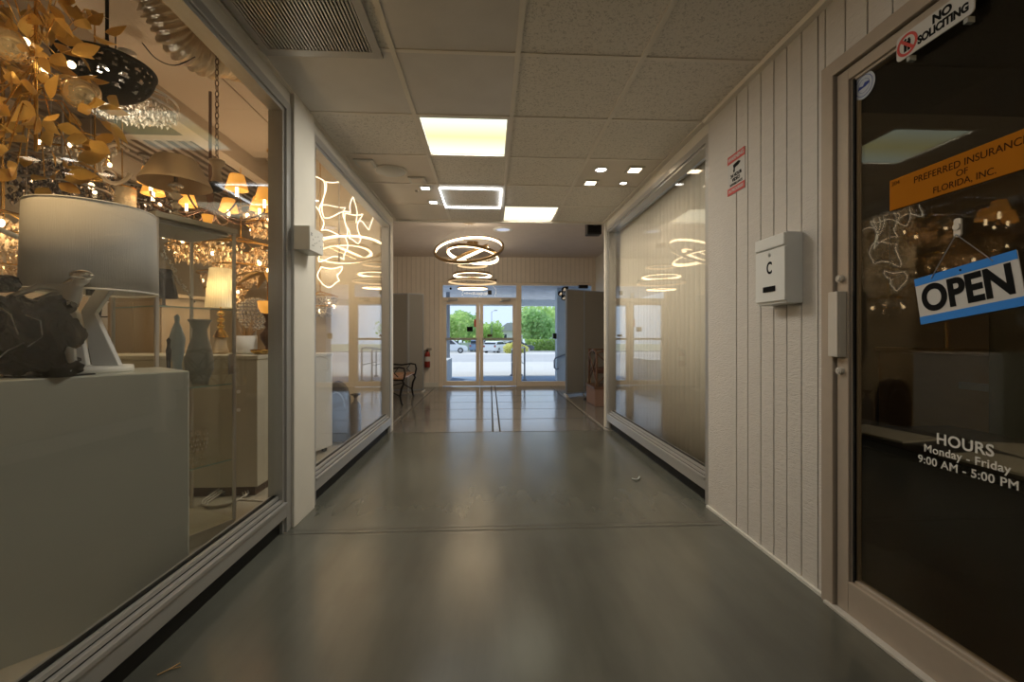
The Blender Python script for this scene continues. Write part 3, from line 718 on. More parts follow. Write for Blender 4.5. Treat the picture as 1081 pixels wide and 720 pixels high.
m = MB(); m.prism([(-.030, .050), (.026, .058), (.030, .036), (-.022, .028)], .0008, T(0, 0, .003)); m.prism([(-.028, .018), (-.018, .032), (-.010, .030), (-.012, .010), (-.024, .006)], .0008, T(0, 0, .003)); m.prism([(.03, .054), (.042, .05), (.040, .040), (.03, .04)], .0008, T(0, 0, .003))
m.build('camera_symbol', M['ink'], t)
# door signs (glass outer face is at XR + .018)
GX = XR + .0155
t = thing('no_soliciting_sign', 'white NO SOLICITING sign with red crossed circle, top of the office door', 'sign', (XR - .004, 1.285, 2.010))
w, hh = .118, .040
m = MB(); m.prism(plate(-w, w, -hh, hh, r=.014), .004, T(0, 0)); m.build('sign_plate', M['sign_white'], t)
text('NO', 'lettering', .036, M['ink'], t, T(.030, .018, .0045), .0004, offset=.0016)
text('SOLICITING', 'lettering', .034, M['ink'], t, T(.030, -.014, .0045), .0004, offset=.0016, sx=.82)
m = MB(); ringplate(m, .027, .035, .004, .0052, T(-.080, 0)); 
sl = Matrix.Translation((-.080, 0, 0)) @ Matrix.Rotation(-PI / 4, 4, 'Z'); m.prism(plate(-.029, .029, -.0045, .0045), .0012, RW @ sl @ Matrix.Translation((0, 0, .0041)))
m.build('prohibition_symbol', M['red_sign'], t)
m = MB()
for cx, s_ in ((-.086, 1), (-.074, .85)):
    m.prism([(cx + .004 * math.cos(a * PI / 6), .017 * s_ + .004 * math.sin(a * PI / 6)) for a in range(12)], .0008, T(0, 0, .004))
    m.prism([(cx - .006, .011), (cx + .006, .011), (cx + .005, -.004), (cx + .004, -.021), (cx, -.021), (cx, -.006), (cx - .001, -.021), (cx - .005, -.021), (cx - .005, -.004)], .0008, T(0, 0, .004))
m.build('figures_symbol', M['ink'], t)
MB().box(.0, .021, .075, .086, -.054, -.038).build('tape_tab', M['tape'], t); MB().box(.0, .021, -.098, -.087, -.054, -.038).build('tape_tab', M['tape'], t)
t = thing('round_sticker', 'round pale grey sticker with blue mark in the top corner of the door glass', 'sticker', (GX, 1.556, 1.985))
m = MB(); m.cyl((0, 0, 0), (-.0015, 0, 0), .047, n=40); m.build('disc', M['sticker_grey'], t)
m = MB(); ringplate(m, .036, .038, .0015, .0019, T(0, 0)); ringplate(m, .024, .025, .0015, .0019, T(0, 0)); m.build('printed_ring', M['navy'], t)
m = MB(); m.prism([(-.026, -.008), (-.020, .004), (-.004, .000), (.004, .010), (.024, .008), (.022, -.001), (.006, -.006), (-.010, -.007)], .0006, T(0, 0, .0015)); m.build('mark', M['navy'], t)
t = thing('orange_banner', 'long orange company name banner across the office door glass', 'sign', (GX, 1.175, 1.545))
m = MB(); m.prism(plate(-.275, .275, -.052, .052), .003, T(0, 0)); m.build('banner_plate', M['orange_sign'], t, .001)
text('PREFERRED INSURANCE', 'lettering', .030, M['ink_brown'], t, T(-.035, .022, .0035), .0003, sx=.95)
text('OF', 'lettering', .026, M['ink_brown'], t, T(-.042, -.005, .0035), .0003)
text('FLORIDA, INC.', 'lettering', .028, M['ink_brown'], t, T(-.040, -.032, .0035), .0003, sx=.95)
text('204', 'lettering', .020, M['ink_brown'], t, T(-.252, .036, .0035), .0003)
# OPEN sign hanging tilted from a hook
t = thing('open_sign', 'tilted blue and white OPEN sign hanging from a hook on the office door', 'sign', (GX, 1.208, 1.194))
tilt = Matrix.Rotation(.15, 4, 'Z')
w, hh = .140, .074
def TT(x, y, z=0): return RW @ tilt @ Matrix.Translation((x, y, z))
m = MB(); m.prism(plate(-w, w, -hh, hh, r=.004), .003, TT(0, 0, .004)); m.build('sign_plate', M['sign_white'], t)
for nm, a, b in (('top_band', .050, hh), ('bottom_band', -hh, -.050)):
    m = MB(); m.prism(plate(-w, w, a, b), .0008, TT(0, 0, .007)); m.build(nm, M['blue_sign'], t)
text('OPEN', 'lettering', .112, M['ink'], t, TT(0, -.001, .0075), .0006, offset=.004, sx=.86)
m = MB(); m.cyl(RW @ Vector((-.02, .190, .0)), RW @ Vector((-.02, .190, .010)), .010, n=16); m.prism(plate(-.030, -.010, .160, .215, r=.008), .006, T(0, 0)); m.build('hook', M['alu_pale'], t)
for sx in (-1, 1):
    m = MB(); m.tube([RW @ Vector((-.02, .168, .009)), TT(sx * .085, .062, .009) @ Vector((0, 0, 0))], .0014, 5); m.build('cord', M['steel'], t)
m = MB(); m.cyl(TT(0, .062, .0068) @ Vector((0, 0, 0)), TT(0, .062, .0085) @ Vector((0, 0, 0)), .003, n=10); m.build('eyelet', M['ink'], t)
# opening hours in white vinyl
def serif(s_, size, cx, cy, par):
    return text(s_, 'lettering', size, M['decal'], par, T(cx, cy, .001), .0004, offset=.0009 if s_ == 'HOURS' else .0004, sp=1.05)
t = thing('hours_decal', 'white vinyl opening hours lettered on the lower door glass', 'lettering', (GX, 1.215, .705))
serif('HOURS', .046, .0, .042, t); serif('Monday - Friday', .034, .0, .004, t); serif('9:00 AM - 5:00 PM', .034, .0, -.034, t)
# box on the left pillar
t = thing('junction_box', 'cream metal box with small holes fixed to the left pillar', 'box', (-1.085, 2.60, 1.613))
m = MB(); m.box(0, .088, -.10, .10, -.066, .066); m.build('housing', M['white_metal'], t, .003)
for y, z in ((-.08, .03), (-.068, .03), (-.068, .02), (-.08, .02), (-.05, .0), (-.03, -.02), (-.06, -.035), (-.045, -.035), (.02, .03), (.04, .01), (.06, -.02), (-.02, .02), (.0, -.01)): MB().cyl((.087, y, z), (.0888, y, z), .0035, n=8).build('vent_hole', M['ink'], t)
# vertical blind behind the right window
t = thing('vertical_blind', 'closed cream vertical blind filling the right shop window', 'blind', (1.53, 3.92, 0))
m = MB(); m.box(-.025, .025, -1.19, 1.19, 2.30, 2.34); m.build('headrail', M['white_metal'], t, .003)
m = MB(); k = 0; y = -1.17
while y < 1.16:
    a = -.12 + .10 * random.uniform(-1, 1); n = 4; pts = []
    for i in range(n + 1):
        s_ = (i / n - .5) * .100; bow = -.012 * (1 - (2 * i / n - 1) ** 2)
        pts.append(((math.sin(a) * s_ * .55 + bow), y + math.cos(a) * s_))
    vs = [(p[0], p[1], zz) for zz in (.03, 2.30) for p in pts]
    m.add(vs, [(i, i + 1, n + 2 + i, n + 1 + i) for i in range(n)], True); y += .082
m.build('slats', M['blind'], t, solid=.0015)
m = MB(); m.tube([(-.02, 1.12, 2.28), (-.03, 1.12, 1.2)], .003, 5); m.build('pull_cord', M['white_metal'], t)
# small litter on the floor by the right window
o = MB(); o.tube([(1.06, 3.24, .006), (1.08, 3.20, .010), (1.10, 3.22, .008), (1.13, 3.28, .006)], .006, 6); tag(o.build('paper_scrap', M['paper']), 'tiny crumpled white paper scrap on the floor near the right window', 'paper scrap')

# ---- inside the office
t = thing('office_partition', 'tan wooden reception partition seen dimly through the office door', 'partition', (2.42, 1.55, 0))
t['kind'] = 'thing'
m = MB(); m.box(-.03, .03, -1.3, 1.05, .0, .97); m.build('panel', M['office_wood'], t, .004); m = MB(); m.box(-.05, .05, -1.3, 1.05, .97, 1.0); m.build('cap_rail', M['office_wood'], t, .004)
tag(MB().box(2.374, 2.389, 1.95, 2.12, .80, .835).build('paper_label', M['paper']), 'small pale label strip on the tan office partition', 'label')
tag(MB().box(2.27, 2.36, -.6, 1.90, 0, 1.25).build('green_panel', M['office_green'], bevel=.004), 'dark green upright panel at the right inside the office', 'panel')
t = thing('office_fill_light', 'added square ceiling light, out of view, brightening the dim office', 'ceiling light', (1.95, -.6, 2.45))  # invented fitting out of view, added to light up the tan partition
MB().box(-.3, .3, -.3, .3, -.02, 0).build('light_frame', M['grid'], t, .003); MB().box(-.27, .27, -.27, .27, -.024, -.019).build('diffuser', M['diffuser_warm'], t)
lamp_in(t, (.0, .3, -.1), 45, (1, .80, .54), .1)
t = thing('office_desk', 'black desk inside the office just behind the door glass', 'desk', (1.92, 1.62, 0))
m = MB(); m.box(-.35, .30, -.45, .40, .60, .635); m.build('top', M['black_plastic'], t, .004)
m = MB(); m.box(-.33, -.31, -.42, .37, .0, .60); m.build('modesty_panel', M['office_dark'], t)
for y in (-.43, .36): MB().box(-.31, .28, y, y + .02, 0, .60).build('side_panel', M['office_dark'], t)
for i, (x, y, r) in enumerate(((1.72, 1.85, .2), (1.97, 1.50, -.3), (1.72, 1.36, .1))):
    o = MB().box(-.105, .105, -.15, .15, 0, .008).build('paper_sheet', M['paper']); o.location = (x, y, .636); o.rotation_euler = (0, 0, r)
    tag(o, ('pale paper sheets at the far end of the black office desk', 'pale paper sheets mid-desk behind the office door glass', 'pale paper sheets at the near end of the black office desk')[i], 'paper')
t = thing('office_chair', 'brown high-backed chair behind the black office desk', 'chair', (2.04, 2.36, 0), .3)
m = MB(); m.lathe([(0, .50), (.20, .49), (.23, .46), (.20, .42), (0, .41)], 20); m.build('seat', M['wood_dark'], t)
m = MB(); m.prism([(.22 * math.cos(a * PI / 12) * (1 if abs(math.sin(a * PI / 12)) < .8 else .9), .90 + .24 * math.sin(a * PI / 12)) for a in range(24)], .05, Matrix.Translation((0, .19, 0)) @ Matrix.Rotation(PI / 2, 4, 'X')); m.build('backrest', M['wood_dark'], t, .012)
m = MB(); m.cyl((0, 0, .08), (0, 0, .41), .03, n=12); m.box(-.02, .02, .10, .20, .40, .75); m.build('column', M['black_metal'], t)
m = MB()
for a in range(5): m.tube([(0, 0, .10), (.24 * math.cos(a * 1.2566), .24 * math.sin(a * 1.2566), .03)], .018, 6)
m.build('star_base', M['black_metal'], t)

# ================================================================== LOBBY
t = thing('slatted_bench', 'wood and black iron bench along the left side of the lobby', 'bench', (-1.62, 7.45, 0))
for k, zz, x0 in ((0, .41, .24), (1, .415, .16), (2, .415, .08), (3, .41, 0.0), (4, .40, -.08)):
    MB().box(x0 - .034, x0 + .034, -.60, .60, zz, zz + .022).build('seat_slat', M['wood_red'], t, .004)
for k in range(3): MB().box(-.20 - .02 * k, -.175 - .02 * k, -.60, .60, .50 + .10 * k, .57 + .10 * k).build('back_slat', M['wood_red'], t, .004)
for y in (-.52, .52):
    m = MB()
    m.tube([(.27, y, 0), (.25, y, .03), (.23, y, .14), (.25, y, .26), (.29, y, .34), (.26, y, .40)], .017, 8)
    m.tube([(-.26, y, 0), (-.22, y, .12), (-.14, y, .26), (-.12, y, .40), (-.18, y, .55), (-.24, y, .80)], .017, 8)
    m.tube([(.30, y, .40), (-.13, y, .39)], .016, 8)
    m.tube([(.23, y, .14), (.05, y, .24), (-.18, y, .18)], .010, 6)
    m.build('side_frame', M['black_metal'], t)
    m = MB(); m.tube([(.29, y, .41), (.31, y, .50), (.29, y, .575), (.22, y, .59), (.05, y, .565), (-.10, y, .58), (-.19, y, .60)], .015, 8); m.tube([(.20, y, .58), (.14, y, .50), (.20, y, .44)], .008, 6); m.build('armrest', M['black_metal'], t)
def divider(name, x0, y0, x1, y1, z1, lab, xm, ym):
    """two fabric leaves joined at a hinge post, with small feet"""
    t = thing(name, lab, 'room divider', (xm, ym, 0), 0, 'grey fabric room dividers')
    for (ax, ay, bx_, by_) in ((x0, y0, xm, ym), (xm, ym, x1, y1)):
        v = Vector((bx_ - ax, by_ - ay, 0)); L = v.length; an = math.atan2(v.y, v.x)
        mt = Matrix.Translation((ax - xm, ay - ym, 0)) @ Matrix.Rotation(an, 4, 'Z')
        m = MB(); m.box(.012, L - .012, -.018, .018, .05, z1 - .01, mt); p = m.build('fabric_leaf', M['fabric_grey'], t, .004)
        m = MB()
        for q in (0, L - .016): m.box(q, q + .016, -.02, .02, .02, z1, mt)
        m.box(0, L, -.02, .02, z1 - .014, z1, mt); m.box(0, L, -.02, .02, .035, .055, mt); m.build('leaf_frame', M['alu'] if False else M['steel'], p)
    for (px, py) in ((x0, y0), (x1, y1)):
        m = MB(); m.box(px - xm - .02, px - xm + .02, py - ym - .16, py - ym + .16, 0, .022); m.build('foot', M['alu_pale'], t, .004)
    m = MB(); m.cyl((0, 0, .0), (0, 0, z1 + .005), .014, n=12); m.build('hinge_post', M['alu_pale'], t)
a = at(417, 400, 8.6); b = at(447, 400, 8.6); c_ = at(431, 400, 8.45)
divider('room_divider', a.x - .35, a.y, b.x, b.y, 1.90, 'grey fabric folding divider behind the bench at the left', c_.x, c_.y)
a = at(597.5, 400, 8.0); b = at(634, 400, 8.5); c_ = at(616, 400, 8.2)
divider('room_divider', a.x, a.y, b.x + .12, b.y, 1.93, 'grey fabric folding divider hiding the right end of the entrance', c_.x, c_.y)
t = thing('fire_extinguisher', 'red fire extinguisher hung on the end wall left of the entrance', 'fire extinguisher', (-1.32, 9.43, .62))
m = MB(); m.lathe([(0, -.20), (.05, -.20), (.06, -.185), (.06, .06), (.052, .10), (.03, .13), (.02, .14), (0, .14)], 24); m.build('cylinder', M['red'], t)
m = MB(); m.lathe([(.0, .14), (.022, .14), (.022, .18), (0, .18)], 12); m.box(-.015, .09, -.012, .012, .19, .205); m.box(-.015, .09, -.012, .012, .165, .175); m.build('valve_handle', M['black_metal'], t, .002)
m = MB(); m.tube([(-.02, 0, .165), (-.075, 0, .14), (-.09, -.02, .0), (-.085, -.02, -.12)], .010, 8); m.cyl((-.085, -.02, -.11), (-.085, -.02, -.17), .012, .018, 10); m.build('hose', M['black'], t)
m = MB(); m.lathe([(.0612, -.07), (.0612, .03)], 24); m.build('label_band', M['sign_white'], t)
m = MB(); m.box(-.03, .03, .03, .07, -.05, .12); m.build('wall_bracket', M['black_metal'], t)
q = at(594, 309, 9.35)
t = thing('twin_spotlight', 'black twin-headed spotlight above the right fabric divider', 'spotlight', (q.x + .06, q.y, q.z))
m = MB(); m.box(-.03, .06, -.02, .14, .08, .13); m.build('mount', M['black_metal'], t, .004)
for dx, dz, tl in ((-.02, .07, .4), (-.10, -.01, .1), (-.03, -.09, -.3)):
    m = MB(); m.cyl((dx, .03, dz), (dx - .02, -.08, dz - .02 + .02 * tl), .050, .058, 20); m.tube([(dx, .03, dz), (0, .03, .08)], .010, 6); hd = m.build('spot_head', M['black_metal'], t)
    m = MB(); m.cyl((dx - .021, -.0805, dz - .02 + .02 * tl), (dx - .022, -.083, dz - .02 + .02 * tl), .035, n=16); m.build('lens', M['silver_soft'], hd)
q = at(517, 309, 9.5)
tag(MB().box(q.x - .04, q.x + .04, 9.47, 9.53, q.z - .045, q.z + .05).build('door_sensor', M['black_plastic'], bevel=.006), 'small black sensor cube on the header above the entrance doors', 'sensor')
q = at(617, 302, 9.45)
tag(MB().box(q.x - .10, q.x + .10, 9.45, 9.53, q.z - .035, q.z + .035).build('header_closer', M['black_metal'], bevel=.006), 'dark closer box at the right end of the entrance header', 'door closer')
q = at(476, 305, 9.5)
tag(MB().sphere((q.x, 9.49, q.z), .025, 12).build('header_sensor', M['ink']), 'tiny dark round sensor at the left of the transom', 'sensor')
# brown box with a lattice sided chair on it, black stand
t = thing('brown_plinth', 'low brown box under the lattice chair at the right of the lobby', 'box', (1.92, 6.95, 0))
m = MB(); m.box(-.32, .32, -.30, .30, 0, .29); m.build('box_body', pm('dusty_brown', (.20, .12, .09), .7, 0, .1), t, .008); m = MB(); m.box(-.335, .335, -.315, .315, .27, .30); m.build('lid', M['wood_dark'], t, .005)
t = thing('lattice_chair', 'low dark wooden chair with crossed lattice sides standing on the brown box', 'chair', (1.90, 6.95, .30))
m = MB(); m.box(-.24, .24, -.24, .24, .20, .27); m.build('seat', pm('russet_cushion', (.07, .03, .02), .8, 0, .1), t, .015)
for sx in (-1, 1):
    m = MB(); m.tube([(sx * .26, -.25, 0), (sx * .26, -.25, .45), (sx * .26, -.20, .54), (sx * .26, .0, .56), (sx * .26, .24, .50), (sx * .26, .27, .0)], .020, 8)
    m.tube([(sx * .26, -.24, .05), (sx * .26, .24, .48)], .012, 6); m.tube([(sx * .26, .24, .05), (sx * .26, -.24, .48)], .012, 6); m.build('side_frame', M['wood_dark'], t)
m = MB(); m.tube([(-.26, -.25, .0), (-.26, -.25, .52), (0, -.25, .58), (.26, -.25, .52), (.26, -.25, 0)], .018, 8); m.tube([(-.25, -.25, .05), (.25, -.25, .50)], .012, 6); m.tube([(.25, -.25, .05), (-.25, -.25, .50)], .012, 6); m.build('front_lattice', M['wood_dark'], t)
m = MB(); m.tube([(-.26, .27, .0), (-.26, .27, .56), (.26, .27, .56), (.26, .27, 0)], .02, 8); m.build('back_frame', M['wood_dark'], t)
q = at(622, 400, 7.5)
t = thing('floor_stand', 'slim black pole stand on the floor beside the brown box', 'stand', (q.x, q.y, 0))
m = MB(); m.lathe([(0, 0), (.10, 0), (.10, .02), (.03, .05), (.018, .08), (.018, .86), (.0, .87)], 18); m.build('pole', M['black_metal'], t)
m = MB(); m.tube([(0, 0, .80), (.06, 0, .84), (.10, 0, .78)], .012, 6); m.build('hook', M['black_metal'], t)
m = MB(); m.lathe([(.0, .18), (.022, .18), (.026, .30), (.022, .42), (0, .42)], 12); m.build('brass_sleeve', M['gold'], t)

# ================================================================== OUTSIDE
g = MB()
yy = [(9.62, -.03), (12.3, -.05), (16, -.12), (58, -.92), (62, -.96), (160, -1.6)]
def strip(a, b, m_, nm, x0=-60, x1=60): 
    return struct(nm, MB().add([(x0, a[0], a[1]), (x1, a[0], a[1]), (x1, b[0], b[1]), (x0, b[0], b[1]), (x0, a[0], a[1] - .3), (x1, a[0], a[1] - .3), (x1, b[0], b[1] - .3), (x0, b[0], b[1] - .3)], [(0, 1, 2, 3), (7, 6, 5, 4), (0, 4, 5, 1), (2, 6, 7, 3)]), m_)
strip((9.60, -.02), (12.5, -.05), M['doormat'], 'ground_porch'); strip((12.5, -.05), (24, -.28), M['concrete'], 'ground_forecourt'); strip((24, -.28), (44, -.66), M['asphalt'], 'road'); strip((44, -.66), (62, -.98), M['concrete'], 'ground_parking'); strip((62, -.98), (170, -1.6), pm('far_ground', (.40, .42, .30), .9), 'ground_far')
struct('kerb', MB().box(-60, 60, 58.8, 59.2, -1.0, -.78), M['concrete'])
struct('ceiling_canopy', MB().box(-1.9, 3.2, 9.62, 14.6, 2.30, 2.75), M['canopy_paint'])
struct('trim_4', MB().box(-1.95, 3.25, 14.6, 14.75, 2.10, 2.80), M['stucco_blue'])
struct('wall_porch_right', MB().box(1.69, 2.9, 11.0, 11.35, -.2, 2.32), M['stucco_blue'])
struct('wall_porch_left', MB().box(-1.75, -1.02, 10.7, 12.0, -.2, .50), M['stucco_blue'])
struct('wall_facade', MB().box(-14, -1.6, 9.63, 9.9, -.2, 4), M['stucco_blue']); struct('wall_facade_right', MB().box(2.36, 14, 9.63, 9.9, -.2, 4), M['stucco_blue'])
struct('wall_facade_upper', MB().box(-1.6, 2.4, 9.63, 9.9, 2.75, 4), M['stucco_blue'])
tag(MB().box(-1.20, -1.10, 12.2, 12.3, -.06, 2.30).build('porch_post', M['steel'], bevel=.006), 'dark grey steel post at the left outside the entrance doors', 'post')
tag(MB().box(1.60, 1.70, 11.1, 11.2, 1.02, 1.16).build('wall_lamp', M['black_metal'], bevel=.01), 'small black box lamp on the edge of the pale porch wall', 'lamp')
def rail(x, y0, y1, z, lab):
    t = thing('handrail', lab, 'handrail', (x, y0, -.04), 0, 'steel handrails outside the entrance')
    m = MB(); m.tube([(0, 0, z), (0, .3, z + .02), (0, y1 - y0, z - .03)], .022, 8); m.build('top_rail', M['steel'], t)
    for y in (0, y1 - y0):
        m = MB(); m.cyl((0, y, 0), (0, y, z), .022, n=10); m.lathe([(0, 0), (.06, 0), (.06, .03), (.022, .05)], 14, (0, y, 0)); m.build('post', M['steel'], t)
    m = MB(); m.tube([(0, 0, z * .5), (0, y1 - y0, z * .5)], .015, 6); m.build('mid_rail', M['steel'], t)
rail(.635, 11.2, 12.6, .78, 'left steel handrail outside the entrance, seen beside the middle mullion')
rail(.885, 11.2, 12.6, .82, 'steel handrail outside the sidelight glass, right of the middle mullion')
t = thing('handrail', 'looped steel handrail fixed to the pale porch wall at the right', 'handrail', (1.66, 10.95, 0), 0, 'steel handrails outside the entrance')
m = MB(); m.tube([(.9, .0, .78), (.2, .0, .62), (-.02, .0, .54), (-.05, 0, .48), (-.05, 0, .30), (.0, 0, .26), (.06, .0, .28)], .020, 8); m.build('looped_rail', M['steel'], t)
m = MB(); m.cyl((.12, 0, .60), (.12, .07, .58), .014, n=8); m.build('wall_bracket', M['steel'], t)
# cars
def car(name, lab, loc, rz, paint, suv=True, L=4.5, W=1.8):
    t = thing(name, lab, 'car', loc, rz, 'parked cars across the road')
    h = 1.68 if suv else 1.46
    low = [(-L / 2, .35), (-L / 2 + .05, .25), (L / 2 - .1, .25), (L / 2, .40), (L / 2 - .03, .70), (L / 2 - .25, .88), (L / 2 - 1.2, 1.0), (-L / 2 + .1, 1.02), (-L / 2, .8)]
    cab = [(-L / 2 + .12, 1.0), (-L / 2 + .42, h - .12), (-L / 2 + .75, h), (L / 2 - 2.1, h), (L / 2 - 1.75, h - .08), (L / 2 - 1.0, .98)]
    R = Matrix.Rotation(PI / 2, 4, 'X')
    m = MB(); m.prism(low, W, Matrix.Translation((0, W / 2, 0)) @ R); m.build('body', paint, t, .08)
    m = MB(); m.prism(cab, W - .24, Matrix.Translation((0, W / 2 - .12, 0)) @ R); m.build('cabin', paint, t, .06)
    win = [(-L / 2 + .40, 1.05), (-L / 2 + .60, h - .16), (L / 2 - 1.95, h - .14), (L / 2 - 1.35, 1.05)]
    m = MB(); m.prism(win, W - .20, Matrix.Translation((0, W / 2 - .10, 0)) @ R); m.build('side_windows', M['car_glass'], t)
    MB().box(-L / 2 + .14, -L / 2 + .34, -W / 2 + .22, W / 2 - .22, 1.08, h - .2).build('rear_window', M['car_glass'], t); MB().box(L / 2 - 1.55, L / 2 - 1.08, -W / 2 + .2, W / 2 - .2, 1.04, h - .28).build('windscreen', M['car_glass'], t)
    for x in (-L / 2 + .85, L / 2 - .85):
        for y in (-1, 1):
            m = MB(); m.cyl((x, y * (W / 2 - .22), .33), (x, y * (W / 2 + .01), .33), .33, n=20); wh = m.build('wheel', M['tyre'], t)
            m = MB(); m.cyl((x, y * (W / 2 + .0), .33), (x, y * (W / 2 + .02), .33), .19, n=14); m.build('hub', M['hub'], wh)
    m = MB(); m.box(-L / 2 - .01, -L / 2 + .03, -W / 2 + .08, -W / 2 + .3, .72, .95); m.box(-L / 2 - .01, -L / 2 + .03, W / 2 - .3, W / 2 - .08, .72, .95); m.build('tail_lamps', M['red'], t)
    m = MB(); m.box(L / 2 - .08, L / 2 + .0, -W / 2 + .1, -W / 2 + .4, .62, .76); m.box(L / 2 - .08, L / 2 + .0, W / 2 - .4, W / 2 - .1, .62, .76); m.build('head_lamps', M['hub'], t)
    return t
def place(px, dep, z): 
    p = at(px, 360, dep); return (p.x, p.y, z)
car('parked_car', 'white sport utility car seen through the left entrance door', place(474, 52, -.80), 0.05, M['car_white'], True, 4.4)
car('parked_car', 'dark blue car between the two entrance doors, half behind their meeting stiles', place(506, 60, -.92), 1.35, M['car_blue'], True, 4.0)
car('parked_car', 'red car behind the blue and the white parked ones', place(517, 68, -1.02), .1, M['car_red'], False)
car('parked_car', 'white saloon car behind the right entrance door, left of the yellow bush', place(524, 54, -.84), 1.15, M['car_white'], False, 4.2)
car('parked_car', 'dark car peeking out right of the yellow bush', place(547, 61, -.95), .2, M['car_dark'], False, 4.2)
# vegetation
def foliage(mb, c, r, n, ls, sq=(1, 1, 1), rnd=random):
    for i in range(n):
        while True:
            v = Vector((rnd.uniform(-1, 1), rnd.uniform(-1, 1), rnd.uniform(-1, 1)))
            if .25 < v.length < 1: break
        w = 1 + .22 * noise.noise(v * 2.3 + Vector(c))
        p = Vector(c) + Vector((v.x * r * sq[0] * w, v.y * r * sq[1] * w, v.z * r * sq[2] * w))
        d = Vector((rnd.uniform(-1, 1), rnd.uniform(-1, 1), rnd.uniform(-1, .6))).normalized(); u = d.orthogonal(); b = d.cross(u)
        s_ = ls * rnd.uniform(.6, 1.3)
        mb.add([p - u * s_ * .5, p + b * s_ * .35 + u * 0, p + u * s_ * .5 + d * s_ * .2, p - b * s_ * .35], [(0, 1, 2, 3)])
def tree(px, dep, gz, py_top, rad, m_, lab, n=1500, ls=.5):
    p = at(px, py_top, dep); top = p.z; H = top - gz
    t = thing('leafy_tree', lab, 'tree', (p.x, p.y, gz), 0, 'trees beyond the parking')
    m = MB(); m.tube([(0, 0, -.2), (.1, 0, H * .25), (-.05, .1, H * .5), (.05, 0, H * .75)], [.18, .15, .11, .05], 8)
    for a in range(4): m.tube([(0, 0, H * (.3 + .08 * a)), (rad * .5 * math.cos(a * 1.7), rad * .5 * math.sin(a * 1.7), H * (.55 + .08 * a))], [.07, .03], 6)
    m.build('trunk', M['bark'], t)
    m = MB(); rr = random.Random(px)
    foliage(m, (0, 0, H * .58), rad * .85, n // 2, ls, (1, 1, H * .42 / rad), rr)
    for k in range(5):
        a = k * 1.26 + px; foliage(m, (rad * .55 * math.cos(a), rad * .55 * math.sin(a), H * (.45 + .10 * (k % 4))), rad * .5, n // 10, ls, (1, 1, .9), rr)
    m.build('foliage', m_, t)
tree(474, 74, -1.1, 328, 4.0, M['leaf_a'], 'bright green tree at the far left, seen through the left door', 1800)
tree(488, 85, -1.2, 325, 3.8, M['leaf_b'], 'taller green tree just left of the meeting stiles', 1800)
tree(500, 95, -1.3, 343, 2.6, M['leaf_a'], 'low green tree behind the door meeting stiles', 1200)
tree(517, 90, -1.2, 339, 3.2, M['leaf_a'], 'green tree left of the pale house', 1400)
tree(545, 120, -1.4, 339, 3.2, M['leaf_b'], 'small tree behind the roof of the pale house', 1200)
tree(566, 69, -1.1, 324, 3.4, M['leaf_b'], 'tall tree just right of the middle mullion', 2000)
tree(572, 79, -1.1, 318, 4.6, M['leaf_a'], 'large bright tree in the middle of the sidelight', 2200)
tree(586, 89, -1.1, 320, 4.6, M['leaf_b'], 'tree beside the pale porch wall, rightmost outdoors', 2000)
tree(603, 100, -1.1, 326, 4.4, M['leaf_a'], 'tree mostly hidden by the right divider', 900)
p = at(573, 360, 64)
t = thing('clipped_hedge', 'long clipped green hedge below the trees in the sidelight', 'hedge', (p.x, p.y, -1.0))
m = MB(); rr = random.Random(5)
for i in range(3400):
    q = Vector((rr.uniform(-2.6, 5.0), rr.uniform(-.6, .6), rr.uniform(0, 1.75))); d = Vector((rr.uniform(-1, 1), rr.uniform(-1, 1), rr.uniform(-1, 1))).normalized(); u = d.orthogonal(); b = d.cross(u); s_ = .22
    m.add([q - u * s_ * .5, q + b * s_ * .35, q + u * s_ * .5, q - b * s_ * .35], [(0, 1, 2, 3)])
m.build('foliage', M['leaf_c'], t); m = MB()
for i in range(8): m.tube([(-2.4 + i, 0, -.1), (-2.4 + i, 0, .8)], .05, 6)
m.build('stems', M['bark'], t)
p = at(543, 366, 50)
t = thing('yellow_bush', 'yellow flowering bush by the kerb behind the right door', 'bush', (p.x, p.y, -.78))
m = MB(); rr = random.Random(9); foliage(m, (0, 0, .55), 1.15, 900, .2, (1.1, .6, .55), rr); foliage(m, (.9, 0, .5), .7, 400, .2, (1, .6, .6), rr); m.build('foliage', M['leaf_y'], t)
m = MB()
for i in range(5): m.tube([(0, 0, -.1), (-.6 + .3 * i, 0, .6)], .03, 5)
m.build('stems', M['bark'], t)
p = at(538, 350, 100)
t = thing('pale_house', 'pale house with grey pitched roof far beyond the parking', 'house', (p.x, p.y, -1.3))
m = MB(); m.box(-2.6, 3.0, 0, 5, 0, 3.9); m.build('walls', M['house'], t)
m = MB(); m.prism([(-3.0, 3.8), (3.4, 3.8), (1.2, 5.6), (-.6, 5.6)], 6, Matrix.Translation((0, 5.5, 0)) @ Matrix.Rotation(PI / 2, 4, 'X')); m.build('roof', M['roof'], t)
for x in (-1.6, 1.0): MB().box(x, x + .9, -.05, .02, 1.9, 3.0).build('window', M['car_glass'], t)
p = at(519, 350, 70)
t = thing('light_pole', 'thin grey light pole against the sky behind the right door', 'pole', (p.x, p.y, -1.05))
m = MB(); m.cyl((0, 0, 0), (0, 0, 6.2), .06, .04, 8); m.build('pole', M['steel'], t); m = MB(); m.tube([(0, 0, 6.1), (.5, 0, 6.35)], .03, 6); m.box(.4, .9, -.12, .12, 6.3, 6.42); m.build('lamp_head', M['steel'], t)
p = at(486, 360, 66)
t = thing('low_fence', 'pale green low fence behind the white sport utility car', 'fence', (p.x, p.y, -1.0))
for k in range(8):
    MB().box(-6 + k * 1.2, -5.92 + k * 1.2, -.04, .04, 0, 1.35).build('post', M['steel'], t)
